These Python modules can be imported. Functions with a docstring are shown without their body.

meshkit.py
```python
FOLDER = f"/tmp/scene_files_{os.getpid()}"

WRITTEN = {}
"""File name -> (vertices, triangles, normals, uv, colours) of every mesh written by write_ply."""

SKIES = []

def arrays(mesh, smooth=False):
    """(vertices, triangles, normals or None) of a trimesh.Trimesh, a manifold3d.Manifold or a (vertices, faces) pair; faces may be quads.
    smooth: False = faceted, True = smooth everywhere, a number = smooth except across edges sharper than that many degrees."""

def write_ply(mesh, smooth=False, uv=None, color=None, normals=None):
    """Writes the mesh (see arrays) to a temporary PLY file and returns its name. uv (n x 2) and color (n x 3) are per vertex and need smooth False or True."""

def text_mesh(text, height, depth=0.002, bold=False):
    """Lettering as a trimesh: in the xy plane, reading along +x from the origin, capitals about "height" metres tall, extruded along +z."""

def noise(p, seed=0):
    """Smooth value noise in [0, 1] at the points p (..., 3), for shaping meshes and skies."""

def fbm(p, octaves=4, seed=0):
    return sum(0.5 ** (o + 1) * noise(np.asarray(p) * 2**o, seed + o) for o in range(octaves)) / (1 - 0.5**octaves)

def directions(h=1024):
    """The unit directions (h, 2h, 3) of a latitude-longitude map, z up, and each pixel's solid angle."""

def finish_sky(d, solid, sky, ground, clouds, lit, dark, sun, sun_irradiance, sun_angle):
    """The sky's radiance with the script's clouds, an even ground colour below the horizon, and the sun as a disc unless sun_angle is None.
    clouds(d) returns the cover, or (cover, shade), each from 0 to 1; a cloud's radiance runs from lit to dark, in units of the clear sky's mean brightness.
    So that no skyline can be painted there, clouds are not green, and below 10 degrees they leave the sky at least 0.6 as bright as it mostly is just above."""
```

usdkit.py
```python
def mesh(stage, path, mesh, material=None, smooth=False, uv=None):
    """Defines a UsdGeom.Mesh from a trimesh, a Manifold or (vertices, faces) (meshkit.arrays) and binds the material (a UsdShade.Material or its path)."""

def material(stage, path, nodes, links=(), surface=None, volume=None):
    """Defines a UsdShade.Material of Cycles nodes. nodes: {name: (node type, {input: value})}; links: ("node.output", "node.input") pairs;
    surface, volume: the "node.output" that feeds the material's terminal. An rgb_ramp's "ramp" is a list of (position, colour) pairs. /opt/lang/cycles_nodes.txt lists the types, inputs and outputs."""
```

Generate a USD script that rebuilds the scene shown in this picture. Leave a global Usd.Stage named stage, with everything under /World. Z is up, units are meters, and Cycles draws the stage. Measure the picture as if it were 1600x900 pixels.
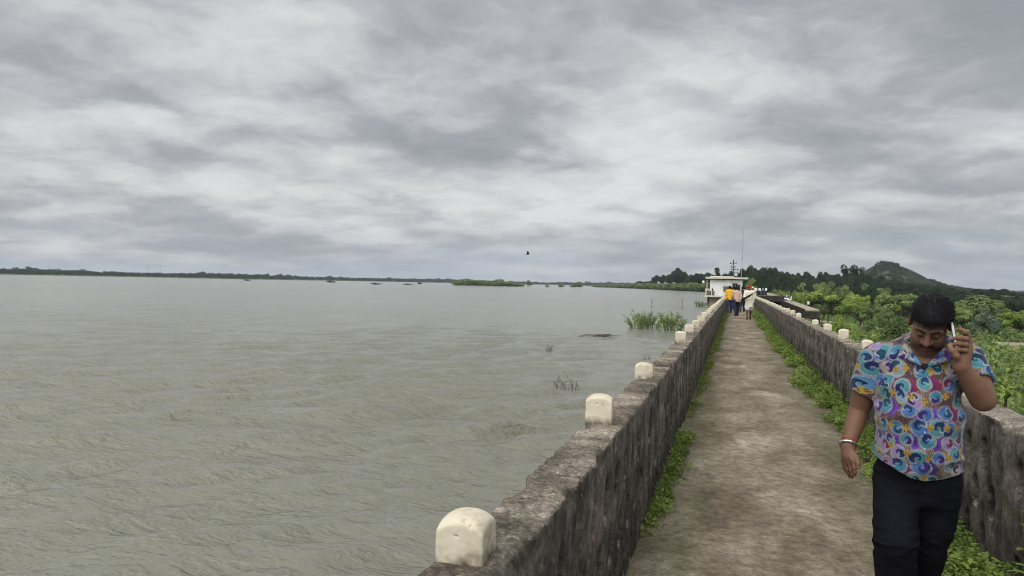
import math, random
import numpy as np
import trimesh, shapely, manifold3d
from shapely.geometry import Polygon, box as sbox
from pxr import Usd, UsdGeom, UsdLux, UsdShade, Sdf, Gf, Vt
import usdkit, meshkit
from meshkit import noise, fbm

stage = Usd.Stage.CreateInMemory()
UsdGeom.SetStageUpAxis(stage, UsdGeom.Tokens.z)
UsdGeom.SetStageMetersPerUnit(stage, 1.0)
UsdGeom.Xform.Define(stage, '/World')
UsdGeom.Scope.Define(stage, '/World/Looks')
T = Sdf.ValueTypeNames

# ------------------------------------------------------------------ camera
EYE = np.array([0.0, 0.0, 1.6])
YAW, PITCH, ROLL, FPX = math.radians(17.1), math.radians(-0.38), math.radians(1.215), 1130.0
fwd = np.array([-math.sin(YAW) * math.cos(PITCH), math.cos(YAW) * math.cos(PITCH), math.sin(PITCH)])
rt0 = np.cross(fwd, [0, 0, 1.0]); rt0 /= np.linalg.norm(rt0)
up0 = np.cross(rt0, fwd)
RT = math.cos(ROLL) * rt0 + math.sin(ROLL) * up0
UP = np.cross(RT, fwd)
cam = UsdGeom.Camera.Define(stage, '/World/camera')
cam.CreateHorizontalApertureAttr(36.0)
cam.CreateVerticalApertureAttr(20.25)
cam.CreateFocalLengthAttr(36.0 * FPX / 1600.0)
cam.CreateClippingRangeAttr(Gf.Vec2f(0.05, 60000))
cam.CreateExposureAttr(1.2)
M = Gf.Matrix4d(*[float(v) for v in (*RT, 0, *UP, 0, *(-fwd), 0, *EYE, 1)])
cam.AddTransformOp().Set(M)

def at(px, py, depth):
    "world point that the photograph (1600 x 900) shows at px, py, DEPTH metres in front of the camera"
    return EYE + depth * (fwd + (px - 800) / FPX * RT - (py - 450) / FPX * UP)

def ground_at(px, py, z):
    d = fwd + (px - 800) / FPX * RT - (py - 450) / FPX * UP
    return EYE + d * ((z - EYE[2]) / d[2])

# ------------------------------------------------------------------ sky and sun
SUN = np.array([-0.16, -0.54, 0.82]); SUN /= np.linalg.norm(SUN)
dome = UsdLux.DomeLight.Define(stage, '/World/sky')
dome.CreateIntensityAttr(1.0)
SKY_STRENGTH = 0.10
def CL(*c): return tuple(x * 2.6 for x in c)      # cloud radiance before the strength
SEED = (3.7, 1.9, 0.35)
usdkit.material(stage, '/World/Looks/sky_look', {
    'tc': ('texture_coordinate', {}), 'sep': ('separate_xyz', {}),
    'zp': ('math', {'math_type': 'add', 'value2': 0.21}), 'zm': ('math', {'math_type': 'maximum', 'value2': 0.08}),
    'dx': ('math', {'math_type': 'divide'}), 'dy': ('math', {'math_type': 'divide'}), 'cmb': ('combine_xyz', {'z': 0.0}),
    'sh': ('vector_math', {'math_type': 'add', 'vector2': SEED}),
    # ragged edges: the coordinates wander a little before the banks are drawn
    'wn': ('noise_texture', {'scale': 2.6, 'detail': 5.0, 'roughness': 0.6}), 'wc': ('vector_math', {'math_type': 'subtract', 'vector2': (0.5, 0.5, 0.5)}),
    'ws': ('vector_math', {'math_type': 'scale', 'scale': 0.34}), 'wv': ('vector_math', {'math_type': 'add'}),
    'big': ('noise_texture', {'scale': 0.6, 'detail': 2.0, 'roughness': 0.5}),
    'mid': ('noise_texture', {'scale': 1.6, 'detail': 9.0, 'roughness': 0.56}),
    'rd': ('vector_math', {'math_type': 'scale', 'scale': 0.045}), 'off': ('vector_math', {'math_type': 'add'}),
    'mid2': ('noise_texture', {'scale': 1.6, 'detail': 9.0, 'roughness': 0.56}),
    'df': ('math', {'math_type': 'subtract'}), 'dfm': ('math', {'math_type': 'multiply', 'value2': 0.35}),
    'vo': ('voronoi_texture', {'dimensions': '2D', 'feature': 'smooth_f1', 'scale': 2.3, 'detail': 3.0, 'roughness': 0.5, 'smoothness': 0.6}), 'vm': ('math', {'math_type': 'multiply_add', 'value2': -0.15, 'value3': 0.118}), 'sv': ('math', {'math_type': 'add'}),
    'm1': ('math', {'math_type': 'multiply', 'value2': 0.45}), 'm2': ('math', {'math_type': 'multiply', 'value2': 0.55}),
    's1': ('math', {'math_type': 'add'}), 's3': ('math', {'math_type': 'add'}),
    'ramp': ('rgb_ramp', {'ramp': [(0.33, CL(.52, .545, .575)), (0.41, CL(.63, .65, .675)), (0.46, CL(.74, .75, .768)), (0.505, CL(.86, .868, .876)), (0.545, CL(.97, .975, .98)), (0.59, CL(1.08, 1.08, 1.075)), (0.66, CL(1.22, 1.22, 1.205))]}),
    'lowz': ('map_range', {'from_min': 0.0, 'from_max': 0.10, 'to_min': 1.0, 'to_max': 0.0, 'clamp': True}),
    'lown': ('noise_texture', {'scale': 2.2, 'detail': 4.0, 'roughness': 0.5}), 'lowv': ('mapping', {'scale': (1.0, 1.0, 11.0)}),
    'lowm': ('map_range', {'from_min': 0.38, 'from_max': 0.62, 'to_min': 0.25, 'to_max': 1.0, 'clamp': True}),
    'lowf': ('math', {'math_type': 'multiply'}), 'low': ('mix_color', {'b': CL(.64, .74, .90)}),
    'sky': ('sky_texture', {'sky_type': 'single_scattering', 'sun_disc': False, 'sun_elevation': float(math.asin(SUN[2])),
                            'sun_rotation': float(math.atan2(SUN[0], SUN[1])), 'aerosol_density': 2.0}),
    'mx': ('mix_color', {'fac': 0.95}), 'bg': ('background_shader', {'strength': SKY_STRENGTH}),
}, [('tc.generated', 'sep.vector'), ('sep.z', 'zp.value1'), ('zp.value', 'zm.value1'),
    ('sep.x', 'dx.value1'), ('zm.value', 'dx.value2'), ('sep.y', 'dy.value1'), ('zm.value', 'dy.value2'), ('dx.value', 'cmb.x'), ('dy.value', 'cmb.y'),
    ('cmb.vector', 'sh.vector1'), ('sh.vector', 'wn.vector'), ('wn.color', 'wc.vector1'), ('wc.vector', 'ws.vector1'), ('sh.vector', 'wv.vector1'), ('ws.vector', 'wv.vector2'),
    ('sh.vector', 'big.vector'), ('wv.vector', 'mid.vector'), ('wv.vector', 'off.vector1'), ('cmb.vector', 'rd.vector1'), ('rd.vector', 'off.vector2'), ('off.vector', 'mid2.vector'),
    ('mid.fac', 'df.value1'), ('mid2.fac', 'df.value2'), ('df.value', 'dfm.value1'),
    ('big.fac', 'm1.value1'), ('mid.fac', 'm2.value1'), ('m1.value', 's1.value1'), ('m2.value', 's1.value2'), ('wv.vector', 'vo.vector'), ('vo.distance', 'vm.value1'), ('s1.value', 'sv.value1'), ('vm.value', 'sv.value2'), ('sv.value', 's3.value1'), ('dfm.value', 's3.value2'), ('s3.value', 'ramp.fac'),
    ('sep.z', 'lowz.value'), ('tc.generated', 'lowv.vector'), ('lowv.vector', 'lown.vector'), ('lown.fac', 'lowm.value'),
    ('lowz.result', 'lowf.value1'), ('lowm.result', 'lowf.value2'), ('lowf.value', 'low.fac'), ('ramp.color', 'low.a'),
    ('sky.color', 'mx.a'), ('low.result', 'mx.b'), ('mx.result', 'bg.color')], surface='bg.background')
UsdShade.MaterialBindingAPI.Apply(dome.GetPrim()).Bind(UsdShade.Material.Get(stage, '/World/Looks/sky_look'))

sun = UsdLux.DistantLight.Define(stage, '/World/sun')
sun.CreateIntensityAttr(0.40); sun.CreateAngleAttr(75.0); sun.CreateNormalizeAttr(True)
sun.CreateColorAttr(Gf.Vec3f(1.0, 0.96, 0.90))
zax = SUN; xax = np.cross([0, 1.0, 0], zax); xax /= np.linalg.norm(xax); yax = np.cross(zax, xax)
sun.AddTransformOp().Set(Gf.Matrix4d(*[float(v) for v in (*xax, 0, *yax, 0, *zax, 0, 0, 0, 50, 1)]))

# ------------------------------------------------------------------ helpers
_taken = {}
def numbered(parent, name):
    n = _taken.get((parent, name), 0); _taken[(parent, name)] = n + 1
    return f'{parent}/{name}' if n == 0 else f'{parent}/{name}_{n:03d}'

def tag(prim, label=None, cat=None, group=None, kind=None):
    for k, v in (('label', label), ('category', cat), ('group', group), ('kind', kind)):
        if v: prim.SetCustomDataByKey(k, v)
    return prim

def thing(name, label=None, cat=None, loc=(0, 0, 0), rz=0.0, group=None, kind=None, scale=None):
    x = UsdGeom.Xform.Define(stage, numbered('/World', name))
    x.AddTranslateOp().Set(Gf.Vec3d(*map(float, loc)))
    if rz: x.AddRotateZOp().Set(float(math.degrees(rz)))
    if scale is not None: x.AddScaleOp().Set(Gf.Vec3f(*map(float, np.broadcast_to(scale, 3))))
    return tag(x.GetPrim(), label, cat, group, kind)

def source(name):
    "an abstract prim that copies refer to; it is not drawn itself"
    return stage.CreateClassPrim(f'/World/{name}_source')

def copy(src, name, label, cat, loc, rz=0.0, scale=1.0, group=None):
    p = thing(name, label, cat, loc, rz, group, None, scale)
    p.GetReferences().AddInternalReference(src.GetPath()); p.SetInstanceable(True)
    return p

def put(parent, name, mesh, mat, smooth=False, col=None, label=None):
    parent_path = str(parent.GetPath()) if parent else '/World'
    m = usdkit.mesh(stage, numbered(parent_path, name), mesh, mat, smooth)
    if col is not None:
        UsdGeom.PrimvarsAPI(m).CreatePrimvar('col', T.Color3fArray, 'vertex').Set(Vt.Vec3fArray.FromNumpy(np.asarray(col, np.float32)))
    return tag(m.GetPrim(), label)

def cat_mesh(ms):
    return trimesh.util.concatenate([m for m in ms if m is not None and len(m.faces)])

def bx(cx, cy, cz, sx, sy, sz, rz=0.0):
    m = trimesh.creation.box((sx, sy, sz))
    if rz: m.apply_transform(trimesh.transformations.rotation_matrix(rz, (0, 0, 1)))
    m.apply_translation((cx, cy, cz)); return m

def rod(p, q, r, r2=None, n=8):
    p, q = np.asarray(p, float), np.asarray(q, float)
    return tube([p, q], [r, r if r2 is None else r2], n)

def tube(pts, radii, n=6):
    p = np.asarray(pts, float); r = np.broadcast_to(radii, (len(p),)).astype(float)
    t = np.gradient(p, axis=0); t /= np.linalg.norm(t, axis=1, keepdims=True) + 1e-12
    ref = np.array([0, 0, 1.0]) if abs(t[:, 2]).mean() < 0.9 else np.array([1.0, 0, 0])
    a = np.cross(t, ref); a /= np.linalg.norm(a, axis=1, keepdims=True) + 1e-12
    b = np.cross(t, a); ang = np.arange(n) * 2 * np.pi / n
    v = p[:, None] + r[:, None, None] * (np.cos(ang)[None, :, None] * a[:, None] + np.sin(ang)[None, :, None] * b[:, None])
    v = np.vstack([v.reshape(-1, 3), p[:1], p[-1:]])
    f = []
    m = len(p)
    for i in range(m - 1):
        for j in range(n):
            k = (j + 1) % n
            f += [[i * n + j, (i + 1) * n + j, (i + 1) * n + k], [i * n + j, (i + 1) * n + k, i * n + k]]
    for j in range(n):
        k = (j + 1) % n
        f += [[m * n, j, k], [m * n + 1, (m - 1) * n + k, (m - 1) * n + j]]
    tm = trimesh.Trimesh(v, np.array(f), process=False)
    return tm

def grid_mesh(X, Y, Z):
    h, w = X.shape
    i = np.arange(h * w).reshape(h, w)
    q = np.stack([i[:-1, :-1], i[:-1, 1:], i[1:, 1:], i[1:, :-1]], -1).reshape(-1, 4)
    return np.stack([X, Y, Z], -1).reshape(-1, 3), q

# signed-distance modelling: smooth unions of tapered limbs, turned into one closed surface (surface nets)
def s_cone(p, a, b, ra, rb):
    a, b = np.asarray(a, np.float32), np.asarray(b, np.float32)
    d = b - a
    t = np.clip(((p - a) @ d) / max(float(d @ d), 1e-9), 0, 1)
    q = p - a - t[:, None] * d
    return np.sqrt(np.einsum('ij,ij->i', q, q)) - (ra + (rb - ra) * t)

def s_ell(p, c, r, R=None):
    q = p - np.asarray(c, np.float32)
    if R is not None: q = q @ np.asarray(R, np.float32)
    r = np.asarray(r, np.float32)
    k0 = np.linalg.norm(q / r, axis=1); k1 = np.linalg.norm(q / (r * r), axis=1)
    return k0 * (k0 - 1) / np.maximum(k1, 1e-6)

def s_box(p, c, h, r=0.0, R=None):
    q = p - np.asarray(c, np.float32)
    if R is not None: q = q @ np.asarray(R, np.float32)
    q = np.abs(q) - (np.asarray(h, np.float32) - r)
    return np.linalg.norm(np.maximum(q, 0), axis=1) + np.minimum(q.max(1), 0) - r

def smin(a, b, k):
    h = np.maximum(k - np.abs(a - b), 0) / k
    return np.minimum(a, b) - h * h * k * 0.25

def smax(a, b, k): return -smin(-a, -b, k)

def rotm(axis, deg): return trimesh.transformations.rotation_matrix(math.radians(deg), axis)[:3, :3]

def nets(f, lo, hi, h, B=8, slack=1.5):
    lo, hi = np.asarray(lo, float), np.asarray(hi, float)
    nb = np.ceil((hi - lo) / (h * B)).astype(int)
    n = nb * B + 1
    ctr = np.stack(np.meshgrid(*[lo[k] + (np.arange(nb[k]) + 0.5) * B * h for k in range(3)], indexing='ij'), -1)
    fc = f(ctr.reshape(-1, 3).astype(np.float32)).reshape(nb)
    keep = np.abs(fc) < B * h * 0.87 * slack
    D = np.repeat(np.repeat(np.repeat(np.where(fc > 0, 1.0, -1.0).astype(np.float32), B, 0), B, 1), B, 2)
    D = np.pad(D, ((0, 1),) * 3, mode='edge')
    msk = np.zeros(n, bool)
    idx = np.argwhere(keep)
    for i, j, k in idx:
        msk[i * B:i * B + B + 1, j * B:j * B + B + 1, k * B:k * B + B + 1] = True
    pts = np.argwhere(msk)
    out = np.empty(len(pts), np.float32)
    for s in range(0, len(pts), 400000):
        out[s:s + 400000] = f((lo + pts[s:s + 400000] * h).astype(np.float32))
    D[msk] = out
    D[0], D[-1] = np.abs(D[0]), np.abs(D[-1]); D[:, 0], D[:, -1] = np.abs(D[:, 0]), np.abs(D[:, -1]); D[:, :, 0], D[:, :, -1] = np.abs(D[:, :, 0]), np.abs(D[:, :, -1])
    S = D < 0
    c = [n[0] - 1, n[1] - 1, n[2] - 1]
    cnt = np.zeros(c, np.int8)
    offs = [(a, b, d) for a in (0, 1) for b in (0, 1) for d in (0, 1)]
    for a, b, d in offs: cnt += S[a:a + c[0], b:b + c[1], d:d + c[2]]
    act = (cnt > 0) & (cnt < 8)
    cells = np.argwhere(act)
    vid = np.full(c, -1, np.int64); vid[act] = np.arange(len(cells))
    vals = np.stack([D[cells[:, 0] + a, cells[:, 1] + b, cells[:, 2] + d] for a, b, d in offs], 1)
    O = np.array(offs, float)
    acc, w = np.zeros((len(cells), 3)), np.zeros(len(cells))
    for i in range(8):
        for j in range(i + 1, 8):
            if np.abs(O[i] - O[j]).sum() == 1:
                va, vb = vals[:, i], vals[:, j]
                x = (va < 0) != (vb < 0)
                t = np.where(x, va / np.where(x, va - vb, 1), 0)
                acc += np.where(x[:, None], O[i] + t[:, None] * (O[j] - O[i]), 0); w += x
    V = lo + (cells + acc / w[:, None]) * h
    F = []
    for ax in range(3):
        sl = [slice(None)] * 3; sl2 = [slice(None)] * 3
        sl[ax] = slice(0, -1); sl2[ax] = slice(1, None)
        e = S[tuple(sl)] != S[tuple(sl2)]
        E = np.argwhere(e)
        u, v = (ax + 1) % 3, (ax + 2) % 3
        E = E[(E[:, u] > 0) & (E[:, v] > 0) & (E[:, u] < n[u] - 1) & (E[:, v] < n[v] - 1)]
        inside = S[tuple(E.T)]
        def cell(du, dv):
            q = E.copy(); q[:, u] += du; q[:, v] += dv
            return vid[tuple(q.T)]
        Q = np.stack([cell(-1, -1), cell(0, -1), cell(0, 0), cell(-1, 0)], 1)
        Q[~inside] = Q[~inside][:, ::-1]
        F.append(Q)
    F = np.vstack(F); F = F[(F >= 0).all(1)]
    F = np.vstack([F[:, [0, 1, 2]], F[:, [0, 2, 3]]])
    return trimesh.Trimesh(V, F, process=False)
# ------------------------------------------------------------------ materials
def L(name): return f'/World/Looks/{name}'
def look(name, nodes, links, surface='p.BSDF', volume=None):
    usdkit.material(stage, L(name), nodes, links, surface=surface, volume=volume); return L(name)

def plain(name, c, rough=0.7, spec=0.3, var=0.0, scale=6.0, bump=0.0, bscale=40.0):
    if var == 0 and bump == 0:
        return look(name, {'p': ('principled_bsdf', {'base_color': c, 'roughness': rough, 'specular_ior_level': spec})}, [])
    lo = tuple(x * (1 - var) for x in c); hi = tuple(min(1, x * (1 + var)) for x in c)
    return look(name, {'tc': ('geometry', {}), 'n': ('noise_texture', {'scale': scale, 'detail': 5.0, 'roughness': 0.6}),
        'r': ('rgb_ramp', {'ramp': [(0.32, lo), (0.68, hi)]}), 'b': ('noise_texture', {'scale': bscale, 'detail': 4.0}),
        'bm': ('bump', {'strength': bump, 'distance': 0.02}),
        'p': ('principled_bsdf', {'roughness': rough, 'specular_ior_level': spec})},
        [('tc.position', 'n.vector'), ('tc.position', 'b.vector'), ('n.fac', 'r.fac'), ('r.color', 'p.base_color'), ('b.fac', 'bm.height'), ('bm.normal', 'p.normal')])

# water: murky green lake, wind ripples
look('water', {
    'g': ('geometry', {}),
    'map1': ('mapping', {'scale': (0.9, 2.3, 1.0), 'rotation': (0, 0, -0.6)}),
    'n1': ('noise_texture', {'scale': 1.1, 'detail': 3.0, 'roughness': 0.55}),
    'map2': ('mapping', {'scale': (1.0, 2.0, 1.0), 'rotation': (0, 0, -0.55)}),
    'n2': ('noise_texture', {'scale': 4.5, 'detail': 2.0, 'roughness': 0.5}),
    'b1': ('bump', {'strength': 0.7, 'distance': 0.17}),
    'b2': ('bump', {'strength': 0.5, 'distance': 0.045}),
    'map4': ('mapping', {'scale': (0.16, 0.5, 1.0), 'rotation': (0, 0, -0.6)}), 'n4': ('noise_texture', {'scale': 1.0, 'detail': 6.0, 'roughness': 0.72}), 'b4': ('bump', {'strength': 0.7, 'distance': 0.45}),
    'n3': ('noise_texture', {'scale': 0.02, 'detail': 4.0}),
    'r': ('rgb_ramp', {'ramp': [(0.35, (0.162, 0.167, 0.134)), (0.65, (0.190, 0.194, 0.160))]}),
    'p': ('principled_bsdf', {'roughness': 0.13, 'ior': 1.33, 'specular_ior_level': 0.5}),
}, [('g.position', 'map1.vector'), ('map1.vector', 'n1.vector'), ('g.position', 'map2.vector'), ('map2.vector', 'n2.vector'),
    ('g.position', 'map4.vector'), ('map4.vector', 'n4.vector'), ('n4.fac', 'b4.height'), ('b4.normal', 'b1.normal'), ('n1.fac', 'b1.height'), ('n2.fac', 'b2.height'), ('b1.normal', 'b2.normal'), ('b2.normal', 'p.normal'),
    ('g.position', 'n3.vector'), ('n3.fac', 'r.fac'), ('r.color', 'p.base_color')])

# weathered parapet concrete: side faces streaked by rain, upward faces pale aggregate and dark lichen
def concrete(name, tone=1.0, dark=1.0):
    c = lambda *v: tuple(x * tone for x in v)
    look(name, {
        'g': ('geometry', {}), 'sn': ('separate_xyz', {}), 'sp': ('separate_xyz', {}),
        'mp': ('mapping', {'scale': (5.0, 5.0, 0.85)}),
        'st': ('noise_texture', {'scale': 1.0, 'detail': 7.0, 'roughness': 0.68}),
        'stm': ('mix_float', {'fac': 0.62}), 'bl2': ('noise_texture', {'scale': 5.5, 'detail': 8.0, 'roughness': 0.7}),
        'str': ('rgb_ramp', {'ramp': [(0.34, c(0.022, 0.020, 0.019)), (0.45, c(0.085, 0.078, 0.069)), (0.54, c(0.145, 0.133, 0.118)), (0.68, c(0.25, 0.235, 0.213))]}),
        'bl': ('noise_texture', {'scale': 2.6, 'detail': 8.0, 'roughness': 0.72}),
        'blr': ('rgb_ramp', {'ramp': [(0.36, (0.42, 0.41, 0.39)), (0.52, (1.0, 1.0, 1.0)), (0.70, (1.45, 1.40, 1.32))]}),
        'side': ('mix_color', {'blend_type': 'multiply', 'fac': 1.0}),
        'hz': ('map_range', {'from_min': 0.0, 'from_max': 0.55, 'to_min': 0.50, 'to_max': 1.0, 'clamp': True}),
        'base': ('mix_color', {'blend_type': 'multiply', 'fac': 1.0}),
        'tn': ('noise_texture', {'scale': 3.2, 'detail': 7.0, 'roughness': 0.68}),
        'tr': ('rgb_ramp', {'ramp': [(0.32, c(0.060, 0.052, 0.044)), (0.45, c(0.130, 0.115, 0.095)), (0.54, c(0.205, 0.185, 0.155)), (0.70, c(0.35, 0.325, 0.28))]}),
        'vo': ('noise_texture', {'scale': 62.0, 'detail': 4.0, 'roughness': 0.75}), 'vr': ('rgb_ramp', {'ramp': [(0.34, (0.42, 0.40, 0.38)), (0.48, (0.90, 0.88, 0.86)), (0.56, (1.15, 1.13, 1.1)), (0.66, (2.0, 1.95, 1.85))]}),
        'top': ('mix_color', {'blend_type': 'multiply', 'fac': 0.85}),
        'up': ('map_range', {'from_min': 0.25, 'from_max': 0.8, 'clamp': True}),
        'mix': ('mix_color', {}),
        'cw': ('noise_texture', {'scale': 3.0, 'detail': 5.0}), 'cs': ('vector_math', {'math_type': 'scale', 'scale': 0.35}), 'ca': ('vector_math', {'math_type': 'add'}),
        'cv': ('voronoi_texture', {'feature': 'distance_to_edge', 'scale': 1.5}), 'cr': ('rgb_ramp', {'ramp': [(0.0, (0.25, 0.24, 0.23)), (0.010, (0.55, 0.54, 0.53)), (0.022, (1.0, 1.0, 1.0))]}), 'cm': ('mix_color', {'blend_type': 'multiply', 'fac': 0.4}),
        'gn': ('noise_texture', {'scale': 34.0, 'detail': 8.0, 'roughness': 0.8}), 'gr': ('rgb_ramp', {'ramp': [(0.36, (0.40, 0.39, 0.38)), (0.5, (1.0, 1.0, 1.0)), (0.64, (1.55, 1.52, 1.47))]}), 'gm': ('mix_color', {'blend_type': 'multiply', 'fac': 0.75}),
        'bn': ('noise_texture', {'scale': 45.0, 'detail': 8.0, 'roughness': 0.78}),
        'bm': ('bump', {'strength': 1.0, 'distance': 0.020}),
        'p': ('principled_bsdf', {'roughness': 0.92, 'specular_ior_level': 0.15})},
        [('g.position', 'mp.vector'), ('mp.vector', 'st.vector'), ('st.fac', 'stm.a'), ('g.position', 'bl2.vector'), ('bl2.fac', 'stm.b'), ('stm.result', 'str.fac'), ('g.position', 'bl.vector'), ('bl.fac', 'blr.fac'),
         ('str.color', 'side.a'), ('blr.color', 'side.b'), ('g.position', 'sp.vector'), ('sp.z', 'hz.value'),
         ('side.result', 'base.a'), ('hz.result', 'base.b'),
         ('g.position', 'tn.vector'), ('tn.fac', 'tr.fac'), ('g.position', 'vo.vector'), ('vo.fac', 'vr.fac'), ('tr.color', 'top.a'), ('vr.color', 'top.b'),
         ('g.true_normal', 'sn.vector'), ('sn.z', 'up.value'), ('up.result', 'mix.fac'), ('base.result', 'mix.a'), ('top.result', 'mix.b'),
         ('g.position', 'gn.vector'), ('gn.fac', 'gr.fac'), ('mix.result', 'gm.a'), ('gr.color', 'gm.b'), ('g.position', 'cw.vector'), ('cw.color', 'cs.vector1'), ('cs.vector', 'ca.vector1'), ('g.position', 'ca.vector2'), ('ca.vector', 'cv.vector'), ('cv.distance', 'cr.fac'), ('gm.result', 'cm.a'), ('cr.color', 'cm.b'), ('cm.result', 'p.base_color'), ('g.position', 'bn.vector'), ('bn.fac', 'bm.height'), ('bm.normal', 'p.normal')])
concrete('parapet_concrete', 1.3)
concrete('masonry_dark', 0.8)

look('post_paint', {
    'g': ('geometry', {}), 'sp': ('separate_xyz', {}),
    'n': ('noise_texture', {'scale': 9.0, 'detail': 7.0, 'roughness': 0.65}),
    'r': ('rgb_ramp', {'ramp': [(0.30, (0.20, 0.165, 0.115)), (0.38, (0.43, 0.385, 0.295)), (0.47, (0.55, 0.505, 0.40)), (0.8, (0.63, 0.59, 0.485))]}),
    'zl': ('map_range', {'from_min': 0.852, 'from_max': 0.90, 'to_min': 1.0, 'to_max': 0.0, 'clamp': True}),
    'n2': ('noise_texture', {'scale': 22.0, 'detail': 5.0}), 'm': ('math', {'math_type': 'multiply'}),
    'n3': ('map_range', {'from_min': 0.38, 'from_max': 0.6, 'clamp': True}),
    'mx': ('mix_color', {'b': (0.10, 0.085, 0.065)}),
    'bm': ('bump', {'strength': 0.35, 'distance': 0.008}),
    'p': ('principled_bsdf', {'roughness': 0.8, 'specular_ior_level': 0.2})},
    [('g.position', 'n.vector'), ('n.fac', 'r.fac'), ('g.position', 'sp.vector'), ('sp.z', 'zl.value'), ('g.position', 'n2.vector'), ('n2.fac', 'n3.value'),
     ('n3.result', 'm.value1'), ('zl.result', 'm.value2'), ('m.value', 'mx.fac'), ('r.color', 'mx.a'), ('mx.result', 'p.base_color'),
     ('n2.fac', 'bm.height'), ('bm.normal', 'p.normal')])

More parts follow.
